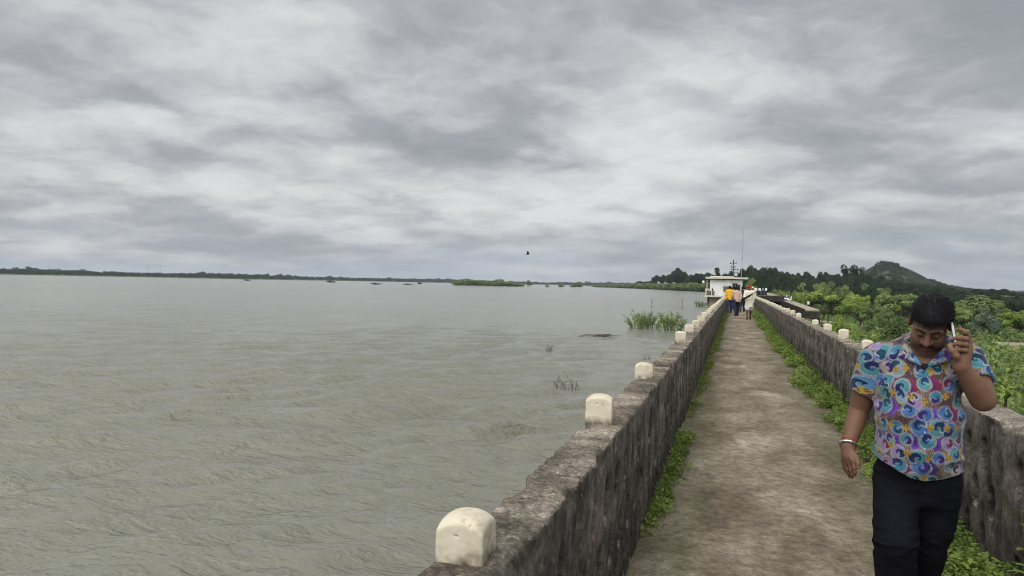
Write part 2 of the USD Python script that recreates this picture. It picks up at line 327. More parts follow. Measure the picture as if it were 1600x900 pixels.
# walkway: dusty cement with mossy, dark and pale worn patches
look('walkway', {
    'g': ('geometry', {}),
    'mp': ('mapping', {'scale': (1.35, 0.8, 1.0)}),
    'n1': ('noise_texture', {'scale': 1.25, 'detail': 9.0, 'roughness': 0.66, 'distortion': 0.5}),
    'r1': ('rgb_ramp', {'ramp': [(0.30, (0.098, 0.082, 0.058)), (0.42, (0.155, 0.131, 0.095)), (0.50, (0.198, 0.171, 0.127)), (0.58, (0.250, 0.220, 0.170)), (0.70, (0.40, 0.368, 0.305))]}),
    'n2': ('noise_texture', {'scale': 13.0, 'detail': 9.0, 'roughness': 0.78}),
    'r2': ('rgb_ramp', {'ramp': [(0.34, (0.42, 0.41, 0.39)), (0.5, (1.0, 1.0, 1.0)), (0.62, (1.5, 1.48, 1.43))]}),
    'mx': ('mix_color', {'blend_type': 'multiply', 'fac': 0.8}),
    'sp': ('separate_xyz', {}), 'sb': ('math', {'math_type': 'subtract', 'value2': 0.33}), 'ab': ('math', {'math_type': 'absolute'}),
    'ed': ('map_range', {'from_min': 0.35, 'from_max': 0.9, 'clamp': True}),
    'n3': ('noise_texture', {'scale': 3.0, 'detail': 6.0}), 'em': ('math', {'math_type': 'multiply'}),
    'moss': ('mix_color', {'b': (0.062, 0.066, 0.028)}),
    'cw': ('noise_texture', {'scale': 2.2, 'detail': 6.0, 'roughness': 0.6}), 'cs': ('vector_math', {'math_type': 'scale', 'scale': 0.5}), 'ca': ('vector_math', {'math_type': 'add'}),
    'cv': ('voronoi_texture', {'feature': 'distance_to_edge', 'scale': 0.75}), 'cr': ('rgb_ramp', {'ramp': [(0.0, (0.38, 0.36, 0.33)), (0.006, (0.65, 0.63, 0.6)), (0.014, (1.0, 1.0, 1.0))]}), 'cm': ('mix_color', {'blend_type': 'multiply', 'fac': 0.0}),
    'vo': ('voronoi_texture', {'scale': 38.0}),
    'hs': ('math', {'math_type': 'add'}), 'bm': ('bump', {'strength': 0.75, 'distance': 0.02}),
    'p': ('principled_bsdf', {'roughness': 0.88, 'specular_ior_level': 0.25})},
    [('g.position', 'mp.vector'), ('mp.vector', 'n1.vector'), ('n1.fac', 'r1.fac'), ('g.position', 'n2.vector'), ('n2.fac', 'r2.fac'),
     ('r1.color', 'mx.a'), ('r2.color', 'mx.b'), ('g.position', 'sp.vector'), ('sp.x', 'sb.value1'), ('sb.value', 'ab.value1'), ('ab.value', 'ed.value'),
     ('g.position', 'n3.vector'), ('n3.fac', 'em.value1'), ('ed.result', 'em.value2'), ('em.value', 'moss.fac'), ('mx.result', 'moss.a'),
     ('g.position', 'cw.vector'), ('cw.color', 'cs.vector1'), ('cs.vector', 'ca.vector1'), ('g.position', 'ca.vector2'), ('ca.vector', 'cv.vector'), ('cv.distance', 'cr.fac'), ('moss.result', 'cm.a'), ('cr.color', 'cm.b'), ('cm.result', 'p.base_color'), ('g.position', 'vo.vector'), ('vo.distance', 'hs.value1'), ('n2.fac', 'hs.value2'), ('hs.value', 'bm.height'), ('bm.normal', 'p.normal')])

def leaves(name, dark, light, scale=0.8, trans=0.3, rough=0.55):
    look(name, {'g': ('geometry', {}), 'oi': ('object_info', {}),
        'n': ('noise_texture', {'scale': scale, 'detail': 3.0}), 'isl': ('math', {'math_type': 'multiply_add', 'value2': 0.5, 'value3': -0.12}),
        's': ('math', {'math_type': 'add'}), 'om': ('math', {'math_type': 'multiply_add', 'value2': 0.24, 'value3': -0.12}), 's2': ('math', {'math_type': 'add'}),
        'r': ('rgb_ramp', {'ramp': [(0.25, dark), (0.85, light)]}),
        'p': ('principled_bsdf', {'roughness': rough, 'specular_ior_level': 0.25}),
        't': ('translucent_bsdf', {}), 'mx': ('mix_closure', {'fac': trans})},
        [('g.position', 'n.vector'), ('g.random_per_island', 'isl.value1'), ('n.fac', 's.value1'), ('isl.value', 's.value2'), ('oi.random', 'om.value1'), ('s.value', 's2.value1'), ('om.value', 's2.value2'),
         ('s2.value', 'r.fac'), ('r.color', 'p.base_color'), ('r.color', 't.color'), ('p.BSDF', 'mx.closure1'), ('t.BSDF', 'mx.closure2')], surface='mx.closure')
leaves('leaf_dark', (0.018, 0.039, 0.018), (0.053, 0.093, 0.036))
leaves('leaf_mid', (0.104, 0.161, 0.055), (0.357, 0.438, 0.143))
leaves('leaf_bright', (0.142, 0.218, 0.039), (0.479, 0.576, 0.108))
leaves('leaf_olive', (0.074, 0.116, 0.034), (0.206, 0.281, 0.089))
leaves('leaf_blue', (0.062, 0.110, 0.062), (0.262, 0.331, 0.235), rough=0.4)
leaves('grass', (0.075, 0.105, 0.018), (0.272, 0.314, 0.067), scale=2.5)
leaves('weed', (0.098, 0.158, 0.031), (0.320, 0.421, 0.088), scale=4.0)
leaves('dry_grass', (0.110, 0.094, 0.039), (0.242, 0.209, 0.099), scale=4.0)
leaves('reed', (0.172, 0.243, 0.085), (0.571, 0.656, 0.286), scale=1.0)
plain('bark', (0.085, 0.068, 0.052), 0.9, 0.1, 0.4, 3.0, 0.6, 12.0)
plain('bark_pale', (0.22, 0.20, 0.17), 0.9, 0.1, 0.4, 3.0)
plain('twig', (0.085, 0.072, 0.056), 0.9, 0.1)
plain('soil', (0.16, 0.125, 0.085), 0.95, 0.1, 0.4, 0.8, 0.5, 15.0)
look('meadow', {'g': ('geometry', {}), 'n': ('noise_texture', {'scale': 0.09, 'detail': 9.0, 'roughness': 0.68}),
    'r': ('rgb_ramp', {'ramp': [(0.30, (0.022, 0.046, 0.012)), (0.45, (0.048, 0.092, 0.018)), (0.58, (0.085, 0.140, 0.028)), (0.74, (0.130, 0.165, 0.050))]}),
    'n2': ('noise_texture', {'scale': 1.6, 'detail': 6.0}), 'bm': ('bump', {'strength': 1.0, 'distance': 0.5}),
    'p': ('principled_bsdf', {'roughness': 0.9, 'specular_ior_level': 0.1})},
    [('g.position', 'n.vector'), ('n.fac', 'r.fac'), ('r.color', 'p.base_color'), ('g.position', 'n2.vector'), ('n2.fac', 'bm.height'), ('bm.normal', 'p.normal')])
look('hillside', {'g': ('geometry', {}), 'n': ('noise_texture', {'scale': 0.03, 'detail': 8.0, 'roughness': 0.7}),
    'r': ('rgb_ramp', {'ramp': [(0.36, (0.020, 0.034, 0.014)), (0.50, (0.017, 0.026, 0.014)), (0.57, (0.030, 0.033, 0.022)), (0.64, (0.085, 0.075, 0.064)), (0.8, (0.15, 0.13, 0.115))]}),
    'p': ('principled_bsdf', {'roughness': 0.95, 'specular_ior_level': 0.05})},
    [('g.position', 'n.vector'), ('n.fac', 'r.fac'), ('r.color', 'p.base_color')])
plain('mountain', (0.055, 0.075, 0.060), 0.95, 0.05, 0.3, 0.004)
plain('road', (0.30, 0.265, 0.205), 0.92, 0.1, 0.3, 0.35)
plain('old_plaster', (0.50, 0.48, 0.44), 0.9, 0.15, 0.35, 0.35)
look('whitewash', {'g': ('geometry', {}), 'n': ('noise_texture', {'scale': 0.5, 'detail': 8.0, 'roughness': 0.7}),
    'r': ('rgb_ramp', {'ramp': [(0.30, (0.17, 0.18, 0.16)), (0.42, (0.50, 0.51, 0.48)), (0.5, (0.70, 0.71, 0.69)), (0.75, (0.78, 0.79, 0.78))]}),
    'p': ('principled_bsdf', {'roughness': 0.85, 'specular_ior_level': 0.2})}, [('g.position', 'n.vector'), ('n.fac', 'r.fac'), ('r.color', 'p.base_color')])
plain('cream_roof', (0.66, 0.64, 0.52), 0.8, 0.2, 0.15, 1.0)
plain('tan_column', (0.36, 0.30, 0.21), 0.9, 0.2, 0.2, 1.0)
plain('dark_opening', (0.02, 0.02, 0.02), 0.8)
plain('dark_metal', (0.035, 0.035, 0.038), 0.5, 0.4)
plain('grey_metal', (0.30, 0.31, 0.32), 0.45, 0.5)
plain('white_paint', (0.78, 0.78, 0.76), 0.5, 0.4)
plain('red_paint', (0.40, 0.05, 0.04), 0.5, 0.4)
plain('olive_panel', (0.12, 0.115, 0.075), 0.8, 0.2, 0.3, 2.0)
plain('blue_car', (0.10, 0.17, 0.33), 0.3, 0.6)
plain('silver_car', (0.62, 0.66, 0.74), 0.25, 0.6)
plain('car_glass', (0.03, 0.04, 0.05), 0.1, 0.6)
plain('rubber', (0.02, 0.02, 0.02), 0.8)
plain('bird_black', (0.02, 0.02, 0.022), 0.7)
for n_, c_ in dict(skin_far=(0.16, 0.085, 0.05), hair_black=(0.012, 0.011, 0.012), yellow_cloth=(0.72, 0.40, 0.03), jean_navy=(0.035, 0.045, 0.10),
                   jean_dark=(0.022, 0.024, 0.040), cream_cloth=(0.64, 0.62, 0.50), lilac_cloth=(0.50, 0.50, 0.68), red_cloth=(0.48, 0.03, 0.045),
                   navy_cloth=(0.035, 0.04, 0.07), white_cloth=(0.75, 0.75, 0.75), pink_cloth=(0.60, 0.42, 0.40), black_cloth=(0.015, 0.015, 0.018),
                   orange_cloth=(0.60, 0.22, 0.06), grey_cloth=(0.25, 0.26, 0.28), sky_cloth=(0.30, 0.42, 0.60)).items():
    plain(n_, c_, 0.85, 0.15, 0.18, 9.0)
look('check_cloth', {'g': ('texture_coordinate', {}), 'c': ('checker_texture', {'scale': 14.0, 'color1': (0.66, 0.40, 0.30), 'color2': (0.62, 0.55, 0.46)}),
    'c2': ('checker_texture', {'scale': 33.0, 'color1': (1.0, 1.0, 1.0), 'color2': (0.6, 0.45, 0.42)}), 'm': ('mix_color', {'blend_type': 'multiply', 'fac': 0.8}),
    'p': ('principled_bsdf', {'roughness': 0.9})}, [('g.object', 'c.vector'), ('g.object', 'c2.vector'), ('c.color', 'm.a'), ('c2.color', 'm.b'), ('m.result', 'p.base_color')])
# ------------------------------------------------------------------ the dam, its walkway, the lake and the land
WATER = -2.3
XL, XL2 = -0.55, -0.762          # left parapet, inner and outer face
XR, XR2 = 1.50, 1.74            # right parapet
HW = 0.852                      # parapet height
PITCHY = 2.05
Y0 = 1.76 - 1.5 * PITCHY        # joints halfway between the posts
END = 158.0

# lake: real waves close by, wider spacing and shader ripples farther off
rng = np.random.default_rng(11)
def graded(a, step, upto, grow, stop):
    v = [a]
    while v[-1] < stop:
        s = step if v[-1] - a < upto else step * (1 + grow * (v[-1] - a - upto))
        v.append(v[-1] + s)
    return np.array(v)
ys = np.concatenate([-graded(0, 1.5, 2, 0.2, 200)[::-1][:-1], graded(0, 0.14, 24, 0.13, 9000)])
ds = graded(0, 0.14, 18, 0.14, 9000)
YY, DD = np.meshgrid(ys, ds, indexing='ij')
XX = -0.735 - DD
ZZ = np.zeros_like(XX)
r_ = np.hypot(XX, YY)
SP = 0.14 * (1 + 0.135 * np.maximum(np.maximum(DD - 18, YY - 24), 0))
for i in range(60):
    lam = 0.42 * (10 ** (rng.random() * 0.93)); k = 2 * np.pi / lam
    ang = math.radians(rng.normal(-54, 24))
    amp = 0.0075 * lam ** 0.95 * (0.5 + rng.random())
    ph = k * (XX * math.cos(ang) + YY * math.sin(ang)) + rng.random() * 7
    fade = np.clip(lam / (4.0 * SP) - 0.4, 0, 1)
    ZZ += amp * fade * (np.sin(ph) + 0.28 * np.sin(2 * ph + 1.3))
for lam, amp, a_ in ((1.25, .013, -60), (1.55, .017, -48), (1.9, .020, -55), (2.3, .022, -46), (2.7, .014, -62), (1.75, .016, -38)):
    k = 2 * np.pi / lam; ph = k * (XX * math.cos(math.radians(a_)) + YY * math.sin(math.radians(a_))) + rng.random() * 7
    pk = .55 + .6 * np.clip(fbm(np.stack([XX * .16 + lam * 9, YY * .16, 0 * XX], -1), 3, int(lam * 10)) - .38, 0, 1) * 2
    ZZ += amp * pk * np.clip(lam / (4.0 * SP) - .4, 0, 1) * (np.sin(ph) + .38 * np.sin(2 * ph + .9) + .15 * np.sin(3 * ph + 1.8))
gust = 0.55 + 0.9 * fbm(np.stack([XX * 0.06, YY * 0.10, 0 * XX], -1), 3, 5)
ZZ *= gust * np.clip((260 - r_) / 180, 0.0, 1)
v, q = grid_mesh(XX, YY, WATER + ZZ)
tag(put(None, 'water', (v, q[:, ::-1]), L('water'), True), 'murky green grey lake ruffled by wind', 'lake', None, 'structure')

# downstream land, far shore and reservoir rim, one sheet: heights over a polar grid round the camera
def shore_r(az):     # distance of the far water's edge by azimuth from the dam's axis (degrees, + right)
    return np.interp(az, [-60, -36, -26, -14, -11.4, -10.7, -7.06, -4.1, -2.2, -0.4], [1700, 1800, 2600, 3300, 3000, 1300, 1010, 740, 650, 560])
def land_z(x, y):
    az = np.degrees(np.arctan2(x, np.maximum(y, 1e-3))); az = np.where(y <= 0, np.sign(x) * 90 + 0 * az, az)
    r = np.hypot(x, y)
    down = -4.6 - 0.034 * np.clip(r - 25, 0, 240) + 1.3 * (fbm(np.stack([x * 0.03, y * 0.03, 0 * x], -1), 4, 2) - 0.5) * np.clip(r / 20, 0, 2)
    rise = np.clip((r - 300) / 260, 0, 1); down = down * (1 - rise) + (-1.5 + 2.5 * np.clip((r - 560) / 2500, 0, 1)) * rise
    bund = np.clip((y - 150) / 8, 0, 1) * np.clip(1 - (x - 4.5) / 4, 0, 1)
    down = np.maximum(down, -0.6 * bund + -13.5 * (1 - bund))
    R = shore_r(np.clip(az, -60, -0.4))
    lake = WATER - 2.0 + np.clip((r - R) / 14, -0.3, 1) * 2.9 + np.clip((r - R) / 900, 0, 1) * 3
    left = np.where(y > 640, np.clip((az + 0.4) / 0.3, 0, 1), np.clip((x + 0.3) / 1.2, 0, 1))
    left = np.where((y > 158) & (y <= 640), np.clip((x + 5.0 + 0.1) / 3.0, 0, 1), left)
    return lake * (1 - left) + down * left
az = np.radians(np.concatenate([np.linspace(-62, -8, 110), np.linspace(-7.9, 3, 130), np.linspace(3.1, 62, 240)]))
rr = np.concatenate([[0.0], np.geomspace(1.2, 14000, 260)])
AZ, RR = np.meshgrid(az, rr, indexing='ij')
X_, Y_ = RR * np.sin(AZ), RR * np.cos(AZ)
Z_ = land_z(X_, Y_)
inside = (X_ < 1.9) & (Y_ < 150)
Z_ = np.where(inside & (X_ > -3), -9.0, Z_)
v, q = grid_mesh(X_, Y_, Z_)
tag(put(None, 'ground', (v, q[:, ::-1]), L('meadow'), True), 'green low land below the dam and round the lake', 'ground', None, 'structure')

# body of the dam and the walkway on it
dam = cat_mesh([bx((XL2 + XR2) / 2, 70.0, -5.15, XR2 - XL2 - 0.04, 190.0, 9.7)])
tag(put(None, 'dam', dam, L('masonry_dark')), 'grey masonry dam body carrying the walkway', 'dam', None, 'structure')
gx = np.linspace(XL - 0.02, XR + 0.02, 60); gy = np.concatenate([np.arange(-6, 14, 0.05), np.geomspace(14, 164, 200)])
GX, GY = np.meshgrid(gx, gy, indexing='ij')
GZ = -0.02 + 0.035 * fbm(np.stack([GX * 1.3, GY * 0.9, 0 * GX], -1), 5, 9) + 0.012 * fbm(np.stack([GX * 7, GY * 7, 0 * GX], -1), 3, 4) - 0.02
v, q = grid_mesh(GX, GY, GZ)
tag(put(None, 'path', (v, q[:, ::-1]), L('walkway'), True), 'worn dusty cement walkway along the top of the dam', 'path', None, 'structure')

# parapets: sections between joints, two staggered rows of arched weep holes, painted blocks on top
def section_sdf(x0, x1, ya, yb, holes, seed, rough):
    cx, hx, cy, hy = (x0 + x1) / 2, (x1 - x0) / 2, (ya + yb) / 2, (yb - ya) / 2
    def f(p):
        d = s_box(p, (cx, cy, HW / 2 - 0.15), (hx, hy, HW / 2 + 0.15), 0.018)
        rag = 0.020 * (fbm(np.stack([p[:, 0] * 4, p[:, 1] * 16, p[:, 2] * 16], 1), 2, seed + 5) - 0.5)
        for (hy_, hz_) in holes:
            q = np.stack([p[:, 1] - hy_, p[:, 2] - hz_], 1)
            arch = np.hypot(q[:, 0], np.maximum(q[:, 1] - 0.02, 0) + np.minimum(q[:, 1] + 0.075, 0)) - 0.054 + rag + (0.02 if (hy_ * 7.3) % 1 < .3 else 0)
            d = smax(d, -arch, 0.009)
        n = fbm(p * 9.0 + seed, 4, seed) - 0.5
        e = np.abs(p[:, 0] - cx) / hx
        top = np.clip((p[:, 2] - HW + 0.10) / 0.10, 0, 1)
        edge = np.clip((e - 0.55) / 0.45, 0, 1) * top
        chip = np.clip(fbm(p * np.float32(5.0) + 30 + seed, 3, seed + 3) - 0.50, 0, 1)
        joint = np.clip((np.abs(p[:, 1] - cy) - hy + 0.10) / 0.10, 0, 1) * top
        return d + rough * n * (0.7 + 0.5 * top) + 0.012 * (fbm(p * np.float32(34.0) + seed, 2, seed + 7) - 0.5) + chip * (edge * 0.30 + 0.15 * joint)
    return f
def holes_of(ya, yb, phase=0.0):
    hs = []
    for k in range(int(ya / 0.3) - 2, int(yb / 0.3) + 3):
        for row, z in ((0, 0.625), (1, 0.36), (0, 0.10)):
            y = k * 0.3 + 0.15 * row + 0.05 + phase
            if ya + 0.11 < y < yb - 0.11: hs.append((y, z))
    return hs
def block_mesh(cx, cy, detail, seed):
    w, d_, h = 0.138, 0.132, 0.138
    rs = np.random.default_rng(seed)
    w *= 1 + .05 * rs.normal(); h *= 1 + .06 * rs.normal()
    tilt = rotm((0, 0, 1), rs.normal(0, 5)) @ rotm((1, 0, 0), rs.normal(0, 1.2))
    kind = rs.random()
    def f(p):
        q = (p - np.array([cx, cy, HW], np.float32)) @ tilt.astype(np.float32)
        d = s_box(q, (0, 0, h / 2 - 0.03), (w / 2, d_ / 2, h / 2 + 0.03), 0.006)
        a = np.abs(q)
        arch = q[:, 2] - (h - 0.025 * np.clip(a[:, 0] / (w / 2), 0, 1.2) ** 2.6 - 0.015 * np.clip(a[:, 1] / (d_ / 2), 0, 1.2) ** 3.0)
        d = smax(d, arch, 0.008)
        n = fbm(p * 14 + seed, 3, seed) - 0.5
        return d + 0.006 * n + np.clip(fbm(p * 26.0 + seed, 3, seed + 9) - 0.74, 0, 1) * 0.10
    return nets(f, (cx - .11, cy - .11, HW - 0.05), (cx + .11, cy + .11, HW + 0.2), detail)
def low_section(x0, x1, ya, yb, holes):
    P = Polygon([(ya, -0.3), (yb, -0.3), (yb, HW - 0.02), (yb - 0.03, HW), (ya + 0.03, HW), (ya, HW - 0.02)])
    for (y, z) in holes:
        P = P.difference(Polygon([(y - .055, z - .06), (y + .055, z - .06), (y + .055, z + .03), (y, z + .075), (y - .055, z + .03)]))
    m = trimesh.creation.extrude_polygon(P, x1 - x0, engine='earcut')
    v = m.vertices.copy(); m.vertices = np.stack([x0 + v[:, 2], v[:, 0], v[:, 1]], 1)   # (y, z, x) -> (x, y, z)
    return m
def parapet(side):
    left = side < 0
    x0, x1 = (XL2, XL) if left else (XR, XR2)
    bxc = XL2 + 0.074 if left else XR + 0.125
    t = thing('parapet_wall', 'stained concrete parapet on the lake side, with cream blocks' if left else 'stained concrete parapet on the right of the walkway, with weep holes', 'wall', (0, 0, 0), 0)
    n = int((END - Y0) / PITCHY)
    rs = np.random.default_rng(5 + left)
    for k in range(n):
        ya, yb = Y0 + k * PITCHY + 0.006, Y0 + (k + 1) * PITCHY - 0.006
        if not left: ya, yb = ya + 0.0, yb + 0.0
        near = 0 <= k < 9
        off = rs.normal(0, 0.004); dz = rs.normal(0, 0.006)
        if near:
            h = 0.0125 if (k < 4 and left) else 0.018
            m = nets(section_sdf(x0 + off, x1 + off, ya, yb, holes_of(ya, yb, 0 if left else 0.02), k * 7 + left * 3, 0.017), (x0 - .08, ya - .06, -0.33), (x1 + .08, yb + .06, HW + .09), h)
            m = m.simplify_quadric_decimation(0.5) if False else m
        else:
            m = low_section(x0 + off, x1 + off, ya, yb, holes_of(ya, yb, 0 if left else 0.02) if k < 30 else []); m.vertices[:, 2] += dz
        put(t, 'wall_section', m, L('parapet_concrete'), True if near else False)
        if rs.random() < (0.05 if k > 3 else 0): continue
        by = Y0 + (k + 0.5) * PITCHY + (0.10 if left else 0.15)
        lab = None
        if k < 22:
            m = block_mesh(bxc, by, 0.0042 if k < 4 else (0.008 if k < 10 else 0.022), 100 * left + k)
        else:
            m = bx(bxc, by, HW + 0.06, 0.155, 0.15, 0.16)
            m.vertices[m.vertices[:, 2] > HW + 0.1, :2] = (m.vertices[m.vertices[:, 2] > HW + 0.1, :2] - (bxc, by)) * 0.72 + (bxc, by)
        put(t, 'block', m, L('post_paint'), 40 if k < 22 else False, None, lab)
    return t
parapet(-1); parapet(1)
# ------------------------------------------------------------------ gate house on the dam, poles, ramp, weir
def px_x(px, y_dist=163.0):          # lateral position that shows at px for something standing y_dist along the dam
    d = 0.956 * y_dist; return float(at(px, 449, d)[0])
YB = 163.0
S = 0.956 * YB / FPX
def hz(px): return 425.5 + 0.0212 * px
def zz(px, py, d): return 1.6 - (py - hz(px)) * d / FPX
DB = 0.956 * YB
t = thing('gate_house', 'white flat roofed gate house on its pier at the far end of the walkway', 'gate house')
xa, xb = px_x(1109), px_x(1160); ra, rb = px_x(1101.5), px_x(1169)
ztop, zeave, zfl = zz(1135, 433, DB), zz(1135, 437.5, DB), zz(1115, 461.5, DB)
wall = trimesh.creation.extrude_polygon(Polygon([(xa, zfl), (xb, zfl), (xb, zeave), (xa, zeave)]), 0.3, engine='earcut')
wall.vertices = np.stack([wall.vertices[:, 0], YB + wall.vertices[:, 2], wall.vertices[:, 1]], 1)
put(t, 'wall', cat_mesh([wall, bx(xa + .15, YB + 3.3, (zfl + zeave) / 2, .3, 6.0, zeave - zfl), bx(xb - .15, YB + 3.3, (zfl + zeave) / 2, .3, 6.0, zeave - zfl), bx((xa + xb) / 2, YB + 6.45, (zfl + zeave) / 2, xb - xa, .3, zeave - zfl)]), L('whitewash'))
roof = trimesh.creation.box((rb - ra, 8.4, ztop - zeave - .25)); roof.vertices[roof.vertices[:, 2] < 0, :2] *= 0.985
roof.apply_translation(((ra + rb) / 2, YB + 3.3, (ztop + zeave) / 2 + .12))
put(t, 'roof', roof, L('cream_roof'))
put(t, 'roof_curb', bx((ra + rb) / 2 - 1, YB + 3.3, ztop + .12, 5.0, 4.0, .25), L('old_plaster'))
x1, x2 = px_x(1130), px_x(1143)
put(t, 'board', bx((x1 + x2) / 2, YB - .06, zz(1137, 451.5, DB), x2 - x1, .12, 1.15), L('olive_panel'))
put(t, 'door', bx(px_x(1152), YB - .03, zfl + 1.3, 1.2, .06, 2.1), L('dark_opening'))
wn = put(t, 'window', bx(px_x(1148.5), YB - .03, zz(1148, 445.5, DB), 1.0, .06, .7), L('dark_opening'))
put(t, 'window_frame', cat_mesh([bx(px_x(1148.5), YB - .08, zz(1148, 445.5, DB) + s_ * .38, 1.16, .05, .06) for s_ in (-1, 1)] + [bx(px_x(1148.5) + s_ * .55, YB - .08, zz(1148, 445.5, DB), .06, .05, .82) for s_ in (-1, 0, 1)]), L('grey_metal'))
pa, pb = px_x(1101), px_x(1131)
put(t, 'platform', bx((pa + pb) / 2, YB + 1.5, zfl - .17, pb - pa, 8.0, .34), L('old_plaster'))
put(t, 'pier', bx((px_x(1107) + px_x(1128)) / 2, YB + 1.8, (zfl - .34 - 7) / 2, px_x(1128) - px_x(1107), 5.5, 7 + zfl - .34), L('tan_column'))
put(t, 'pier_edge', bx(px_x(1106.6), YB + .2, (zfl - .34 - 7) / 2, .3, 2.6, 7 + zfl - .345), L('masonry_dark'))
put(t, 'balcony_panel', bx((px_x(1104) + px_x(1117)) / 2, YB - 2.4, zfl + .5, px_x(1117) - px_x(1104), .12, .95), L('olive_panel'))
for k in range(4):
    put(t, 'balcony_post', bx(px_x(1103.5 + 8.9 * k), YB - 2.4, zfl + .55, .16, .17, 1.1), L('whitewash'))
put(t, 'balcony_rail', bx((px_x(1118) + px_x(1130)) / 2, YB - 2.4, zfl + .95, px_x(1130) - px_x(1118.2), .1, .1), L('whitewash'))
put(t, 'balcony_rail', bx((px_x(1118) + px_x(1130)) / 2, YB - 2.4, zfl + .5, px_x(1130) - px_x(1118.2), .1, .1), L('whitewash'))
put(t, 'awning_post', bx(px_x(1104), YB + .5, (zfl + zeave) / 2, .18, .18, zeave - zfl), L('old_plaster'))

lm = thing('floodlight', 'round white floodlight beside the gate house, over the water', 'floodlight')
put(lm, 'lamp', trimesh.creation.icosphere(2, .30).apply_translation((px_x(1098.5), YB - .8, zz(1098, 440.5, DB))), L('white_paint'), True)
put(lm, 'bracket', rod((px_x(1098.5), YB - .8, zz(1098, 440.5, DB)), (ra + .2, YB + .0, zeave + .1), .05), L('dark_metal'))

t = thing('utility_pole', 'dark utility pole with crossarms and insulators behind the gate house', 'utility pole')
yp = 185.0; sp_ = .956 * yp / FPX; xp = px_x(1145, yp); zp_ = lambda py: zz(1145, py, .956 * yp)
put(t, 'pole', rod((xp, yp, -2), (xp, yp, zp_(406)), .17, .11), L('dark_metal'))
for py, w_ in ((412, 1.35), (417.5, .9), (421.5, 1.5), (426.5, 1.3)):
    ca = put(t, 'crossarm', bx(xp + (.35 if py > 420 else 0), yp - .15, zp_(py), 2 * w_ * .55, .1, .12), L('dark_metal'))
    for sgn in (-1, 0, 1):
        put(ca, 'insulator', trimesh.creation.cylinder(.10, .28, sections=8).apply_translation((xp + (.35 if py > 420 else 0) + sgn * w_ * .5, yp - .15, zp_(py) + .2)), L('dark_metal'), 40)
t = thing('radio_mast', 'tall thin grey mast with a short arm at its top, behind the gate house', 'mast')
xm = px_x(1157.5, 176)
put(t, 'pole', rod((xm, 176, -1), (px_x(1159.5, 176), 176, zz(1159, 355, .956 * 176)), .075, .05), L('grey_metal'))
put(t, 'arm', rod((px_x(1159.3, 176), 176, zz(1159, 355.5, .956 * 176)), (px_x(1166, 176), 176, zz(1166, 356, .956 * 176)), .035), L('grey_metal'))

# ramp that leaves the dam and runs down on the right
A, B = at(1191, 458, 166), at(1268, 489, 112)
dirv = (B - A); side_ = np.array([-dirv[1], dirv[0], 0]); side_ /= np.linalg.norm(side_); ramp_in = side_.copy()
A0, B0 = A - dirv * .10 * np.array([1, 1, 0]), B - dirv * .12
A0[2] = A[2] + .1
def prism(P, Q, wid, drop, off=0.0, lift=0.0):
    a, b = P + side_ * off + [0, 0, lift], Q + side_ * off + [0, 0, lift]
    c, d = b + side_ * wid, a + side_ * wid
    top = np.array([a, b, c, d]); bot = top.copy(); bot[:, 2] -= drop
    return trimesh.Trimesh(np.vstack([top, bot]), [[0, 3, 2], [0, 2, 1], [4, 5, 6], [4, 6, 7], [0, 1, 5], [0, 5, 4], [1, 2, 6], [1, 6, 5], [2, 3, 7], [2, 7, 6], [3, 0, 4], [3, 4, 7]], process=False).copy()
tag(put(None, 'ramp_road', prism(A0, B0, 2.2, .22, .30), L('road')), 'pale earth ramp running down from the dam on the right', 'ramp', None, 'structure')
t = thing('retaining_wall', 'dark stone retaining wall stepping down along the ramp beside the dam', 'wall')
nst = 26
put(t, 'wall_core', prism(A0 + [0, 0, -.23], B0 + [0, 0, -.23], 2.15, 9.0, .31), L('masonry_dark'))
for k in range(nst):
    f0, f1 = k / nst, (k + 1) / nst
    P, Q = A0 + (B0 - A0) * f0, A0 + (B0 - A0) * f1
    P, Q = P.copy(), Q.copy(); Q[2] = P[2]
    put(t, 'wall_step', prism(P, Q - (Q - P) * .004, .30, 9.0, 0, .05), L('masonry_dark'))
# head wall where the dam widens
put(t, 'head_wall', bx((XR2 + A0[0]) / 2 + .5, 166.5, -1.6, A0[0] - XR2 + 1.0, .5, 5.0), L('masonry_dark'))

# weir wall far below with a road on it
C = at(1318, 511.5, 250); D = at(1392, 515.5, 250); zc = -11.3; C[2] = D[2] = zc
side_ = np.array([-(D - C)[1], (D - C)[0], 0]); side_ /= np.linalg.norm(side_)
tag(put(None, 'weir_road', prism(C, D, 60.0, .3, .02, -.02), L('road')), 'sandy road on the weir below the dam', 'road', None, 'structure')
t = thing('weir_wall', 'stained pale weir wall among the shrubs below the dam', 'wall')
for k in range(5):
    P, Q = C + (D - C) * k / 5, C + (D - C) * (k + 1) / 5
    put(t, 'wall_bay', prism(P, Q - (Q - P) * .02, -.6, 6.0, 0, 0.0), L('old_plaster'))
put(t, 'coping', prism(C, D, -.75, .28, 0, .283), L('masonry_dark'))
# sandy track at the right
P_, Q_ = at(1540, 534, 98), at(1660, 542, 92)
tag(put(None, 'dirt_track', bx(*( (P_ + Q_) / 2 + [0, 0, -.2]), 13.0, 5.0, .5, 0.1), L('road')), 'sandy track among the shrubs at the right', 'track', None, 'structure')

